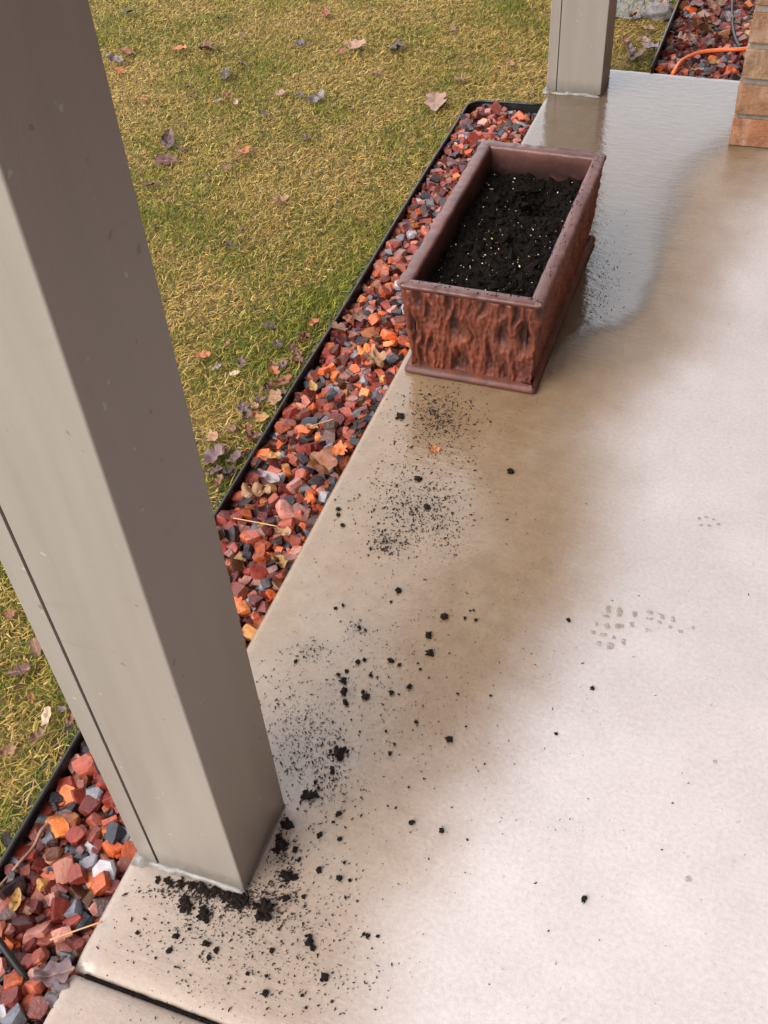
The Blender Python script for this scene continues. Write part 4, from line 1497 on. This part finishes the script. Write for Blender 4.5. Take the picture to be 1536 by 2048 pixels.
for i, (u, v, r) in enumerate(CLODS + RAGGED):
    rag = i >= len(CLODS)
    heap = 'heaped' in clod_region(u, v)
    p = ground(u, v, 0.002)
    _, _, d = to_px(p)
    rm = r / F_PX * float(d) * 1.02
    o = obj('soil_clod', (CR[i % 6] if rag or heap or r > 10 else CM[i % 12]), loc=(p[0], p[1], 0.0005))
    o.rotation_euler = (0, 0, random.uniform(0, 6.3))
    q = random.uniform(0.85, 1.15)
    o.scale = (rm * q, rm / q, rm * random.uniform(0.65, 0.95))
    sz = 'ragged black clump' if rag else ('large black clod' if r > 7.5 else 'small black clod' if r > 4 else 'tiny black clod')
    reg = clod_region(u, v)
    tag(o, '', 'soil clod', f'soil clods {reg}')
    CLOD_SETS.setdefault((sz, reg), []).append((u, v, o))

SHORT = {'on the patio between the planter and the middle of the spill': 'near the planter', 'on the dry right part of the patio': 'on dry concrete',
         'on the patio right of the middle of the soil spill': 'right of the middle spill', 'in the middle cluster of spilled soil on the patio': 'in the middle spill',
         'on the patio just beyond the near post': 'just beyond the near post', 'on the patio between the near post and the joint': 'by the patio joint',
         'heaped against the front of the near post foot': 'heaped before the near post', 'on the patio right of the near post foot': 'right of the near post'}
for (sz, reg), allm in CLOD_SETS.items():
    allm.sort(key=lambda m: m[1])
    half = len(allm) // 2
    rows = [('', allm)] if len(allm) <= 10 else [('farther ', allm[:half]), ('nearer ', allm[half:])]
    for wd, mem in rows:
        mem = sorted(mem, key=lambda m: m[0])
        n = len(mem)
        for i, (u, v, o) in enumerate(mem):
            if n == 1:
                o['label'] = f'only {sz} of soil {SHORT[reg]}'
                continue
            at = 'leftmost' if i == 0 else 'rightmost' if i == n - 1 else f'{ORD[i]} from left'
            o['label'] = f'{at} of {wd}{CNT[n]} {sz}s {SHORT[reg]}'
FIELDS = [  # u, v, spread u, spread v, count, size
    (885, 838, 45, 38, 420, 1.35), (870, 820, 22, 20, 130, 1.6), (830, 1005, 58, 42, 520, 1.3), (845, 1030, 30, 22, 160, 1.3), (895, 1072, 20, 20, 90, 1.1), (775, 1085, 26, 16, 130, 1.5), (860, 900, 70, 60, 260, 1.2),
    (640, 1545, 40, 42, 330, 1.1), (590, 1440, 42, 50, 330, 0.9), (625, 1480, 40, 40, 160, 1.0), (750, 1370, 95, 80, 330, 0.8), (550, 1800, 80, 60, 380, 1.1), (400, 1850, 85, 55, 320, 1.0),
    (600, 1950, 90, 60, 260, 1.0), (420, 1782, 70, 10, 330, 1.2), (470, 1800, 60, 18, 300, 1.2), (1215, 540, 28, 55, 190, 0.8), (1200, 590, 16, 40, 110, 0.9), (900, 1330, 150, 190, 330, 0.7),
    (1080, 1480, 280, 330, 90, 0.8), (565, 1720, 14, 45, 160, 1.2), (780, 1080, 120, 120, 260, 0.7), (620, 1300, 24, 14, 60, 1.1), (715, 1258, 14, 12, 40, 1.1), (1250, 1700, 180, 180, 26, 0.9), (330, 1990, 90, 40, 60, 0.9),
    (700, 1620, 90, 110, 160, 0.8)]
items = []
for (u, v, su, sv, n, s) in FIELDS:
    for _ in range(int(n * 1.45)):
        a, b = random.gauss(u, su), random.gauss(v, sv)
        p = ground(a, b, 0.0008)
        if p[0] < SLAB_X + 0.012 or p[1] > SLAB_END - 0.02 or p[1] < -0.2 or p[0] > 2:
            continue
        if NP_X - 0.001 < p[0] < NP_X + POST_W and NP_Y < p[1] < NP_Y + 0.125:
            continue
        if PX0 - 0.002 < p[0] < PX1 + 0.002 and PY0 - 0.002 < p[1] < PY1 + 0.002:
            continue
        r = min(0.0026, abs(random.gauss(0, 0.00055)) + 0.00032) * s
        el = random.choice([1, 1, 1.2, 1.4, 1.8, 2.4])
        items.append(((p[0], p[1], r * 0.6), (r * el, r * 0.75, r * 0.7), random.uniform(0, 6.3), 0, (0.01, 0.01, 0.01)))
# a few on the planter rim and the post caulk
for _ in range(130):
    side = random.random()
    if side < 0.6:
        x, y = PX1 - random.uniform(0.004, 0.022), random.uniform(PY0 + 0.02, PY1 - 0.02)
    else:
        x, y = random.uniform(PX0 + 0.02, PX1 - 0.02), PY0 + random.uniform(0.005, 0.02)
    r = abs(random.gauss(0, 0.0007)) + 0.0004
    items.append(((x, y, PH + r * 0.4), (r * random.uniform(1, 2), r, r), random.uniform(0, 6.3), 0, (0.01, 0.01, 0.01)))
obj('soil_crumbs', bits_mesh('soil_crumbs', items, MAT['crumb']), kind='stuff')

# ------------------------------------------------------------------ shoe prints and mud spots


def blot(name, p, rx, ry, ang, seed, parent):
    V = [(p[0], p[1], 0.0032)]
    n = 14
    for k in range(n):
        a = 2 * math.pi * k / n
        sq = 1 / max(abs(math.cos(a)), abs(math.sin(a))) ** 0.55
        r = sq * (0.85 + 0.45 * mnoise.noise(Vector((math.cos(a) * 1.3, math.sin(a) * 1.3, seed * 2.3))))
        x, y = rx * r * math.cos(a), ry * r * math.sin(a)
        V.append((p[0] + x * math.cos(ang) - y * math.sin(ang), p[1] + x * math.sin(ang) + y * math.cos(ang), 0.0018))
    o = obj(name, mesh_np(name, V, [(0, 1 + k, 1 + (k + 1) % n) for k in range(n)], MAT['tread'], True), parent)
    if parent:
        o.matrix_parent_inverse = Matrix.Translation(-parent.location)
    return o


PRINT = [(620, 345, 18, 22), (685, 360, 20, 28), (600, 382, 26, 9), (770, 370, 18, 20), (855, 362, 20, 16), (925, 382, 18, 18), (990, 400, 14, 18), (855, 397, 22, 10), (910, 418, 20, 9), (975, 445, 16, 11),
         (1105, 450, 14, 9), (610, 440, 18, 20), (685, 440, 30, 16), (755, 430, 16, 20), (550, 425, 10, 14), (532, 475, 16, 13), (595, 490, 28, 12), (650, 505, 13, 12), (565, 540, 16, 20), (632, 555, 24, 20), (708, 530, 15, 20),
         (850, 465, 22, 12), (765, 617, 11, 6), (1035, 470, 16, 10)]
c0 = ground(1270, 1255)
t = tag(empty('shoe_print', (c0[0], c0[1], 0)), 'faint brown shoe tread print on the dry part of the patio', 'shoe print', 'shoe prints on the patio')
for i, (a, b, rx, ry) in enumerate(PRINT):
    u, v = 1000 + a / 2.866, 1100 + b / 2.866
    p = ground(u, v)
    _, _, d = to_px(p)
    k = float(d) / F_PX / 2.866
    blot('tread_mark', p, rx * k * 1.0, ry * k * 1.3, YAW * 0 + 0.15, i, t)
c0 = ground(1415, 1045)
t = tag(empty('shoe_print', (c0[0], c0[1], 0)), 'very faint second shoe print near the right picture edge', 'shoe print', 'shoe prints on the patio')
for i, (u, v) in enumerate(((1398, 1038), (1412, 1036), (1426, 1040), (1402, 1052), (1418, 1053), (1436, 1050))):
    blot('tread_mark', ground(u, v), 0.0034, 0.0026, 0.2, i + 40, t)
for u, v, r, lab in ((1376, 1760, 0.0050, 'round brown mud spot on the dry concrete at the lower right'), (1430, 1525, 0.0034, 'small brown mud smear on the dry concrete at the right')):
    p = ground(u, v)
    o = blot('mud_spot', (0, 0), r, r * 0.9, 0.3, int(u), None)
    o.location = (p[0], p[1], 0)
    tag(o, lab, 'mud spot')
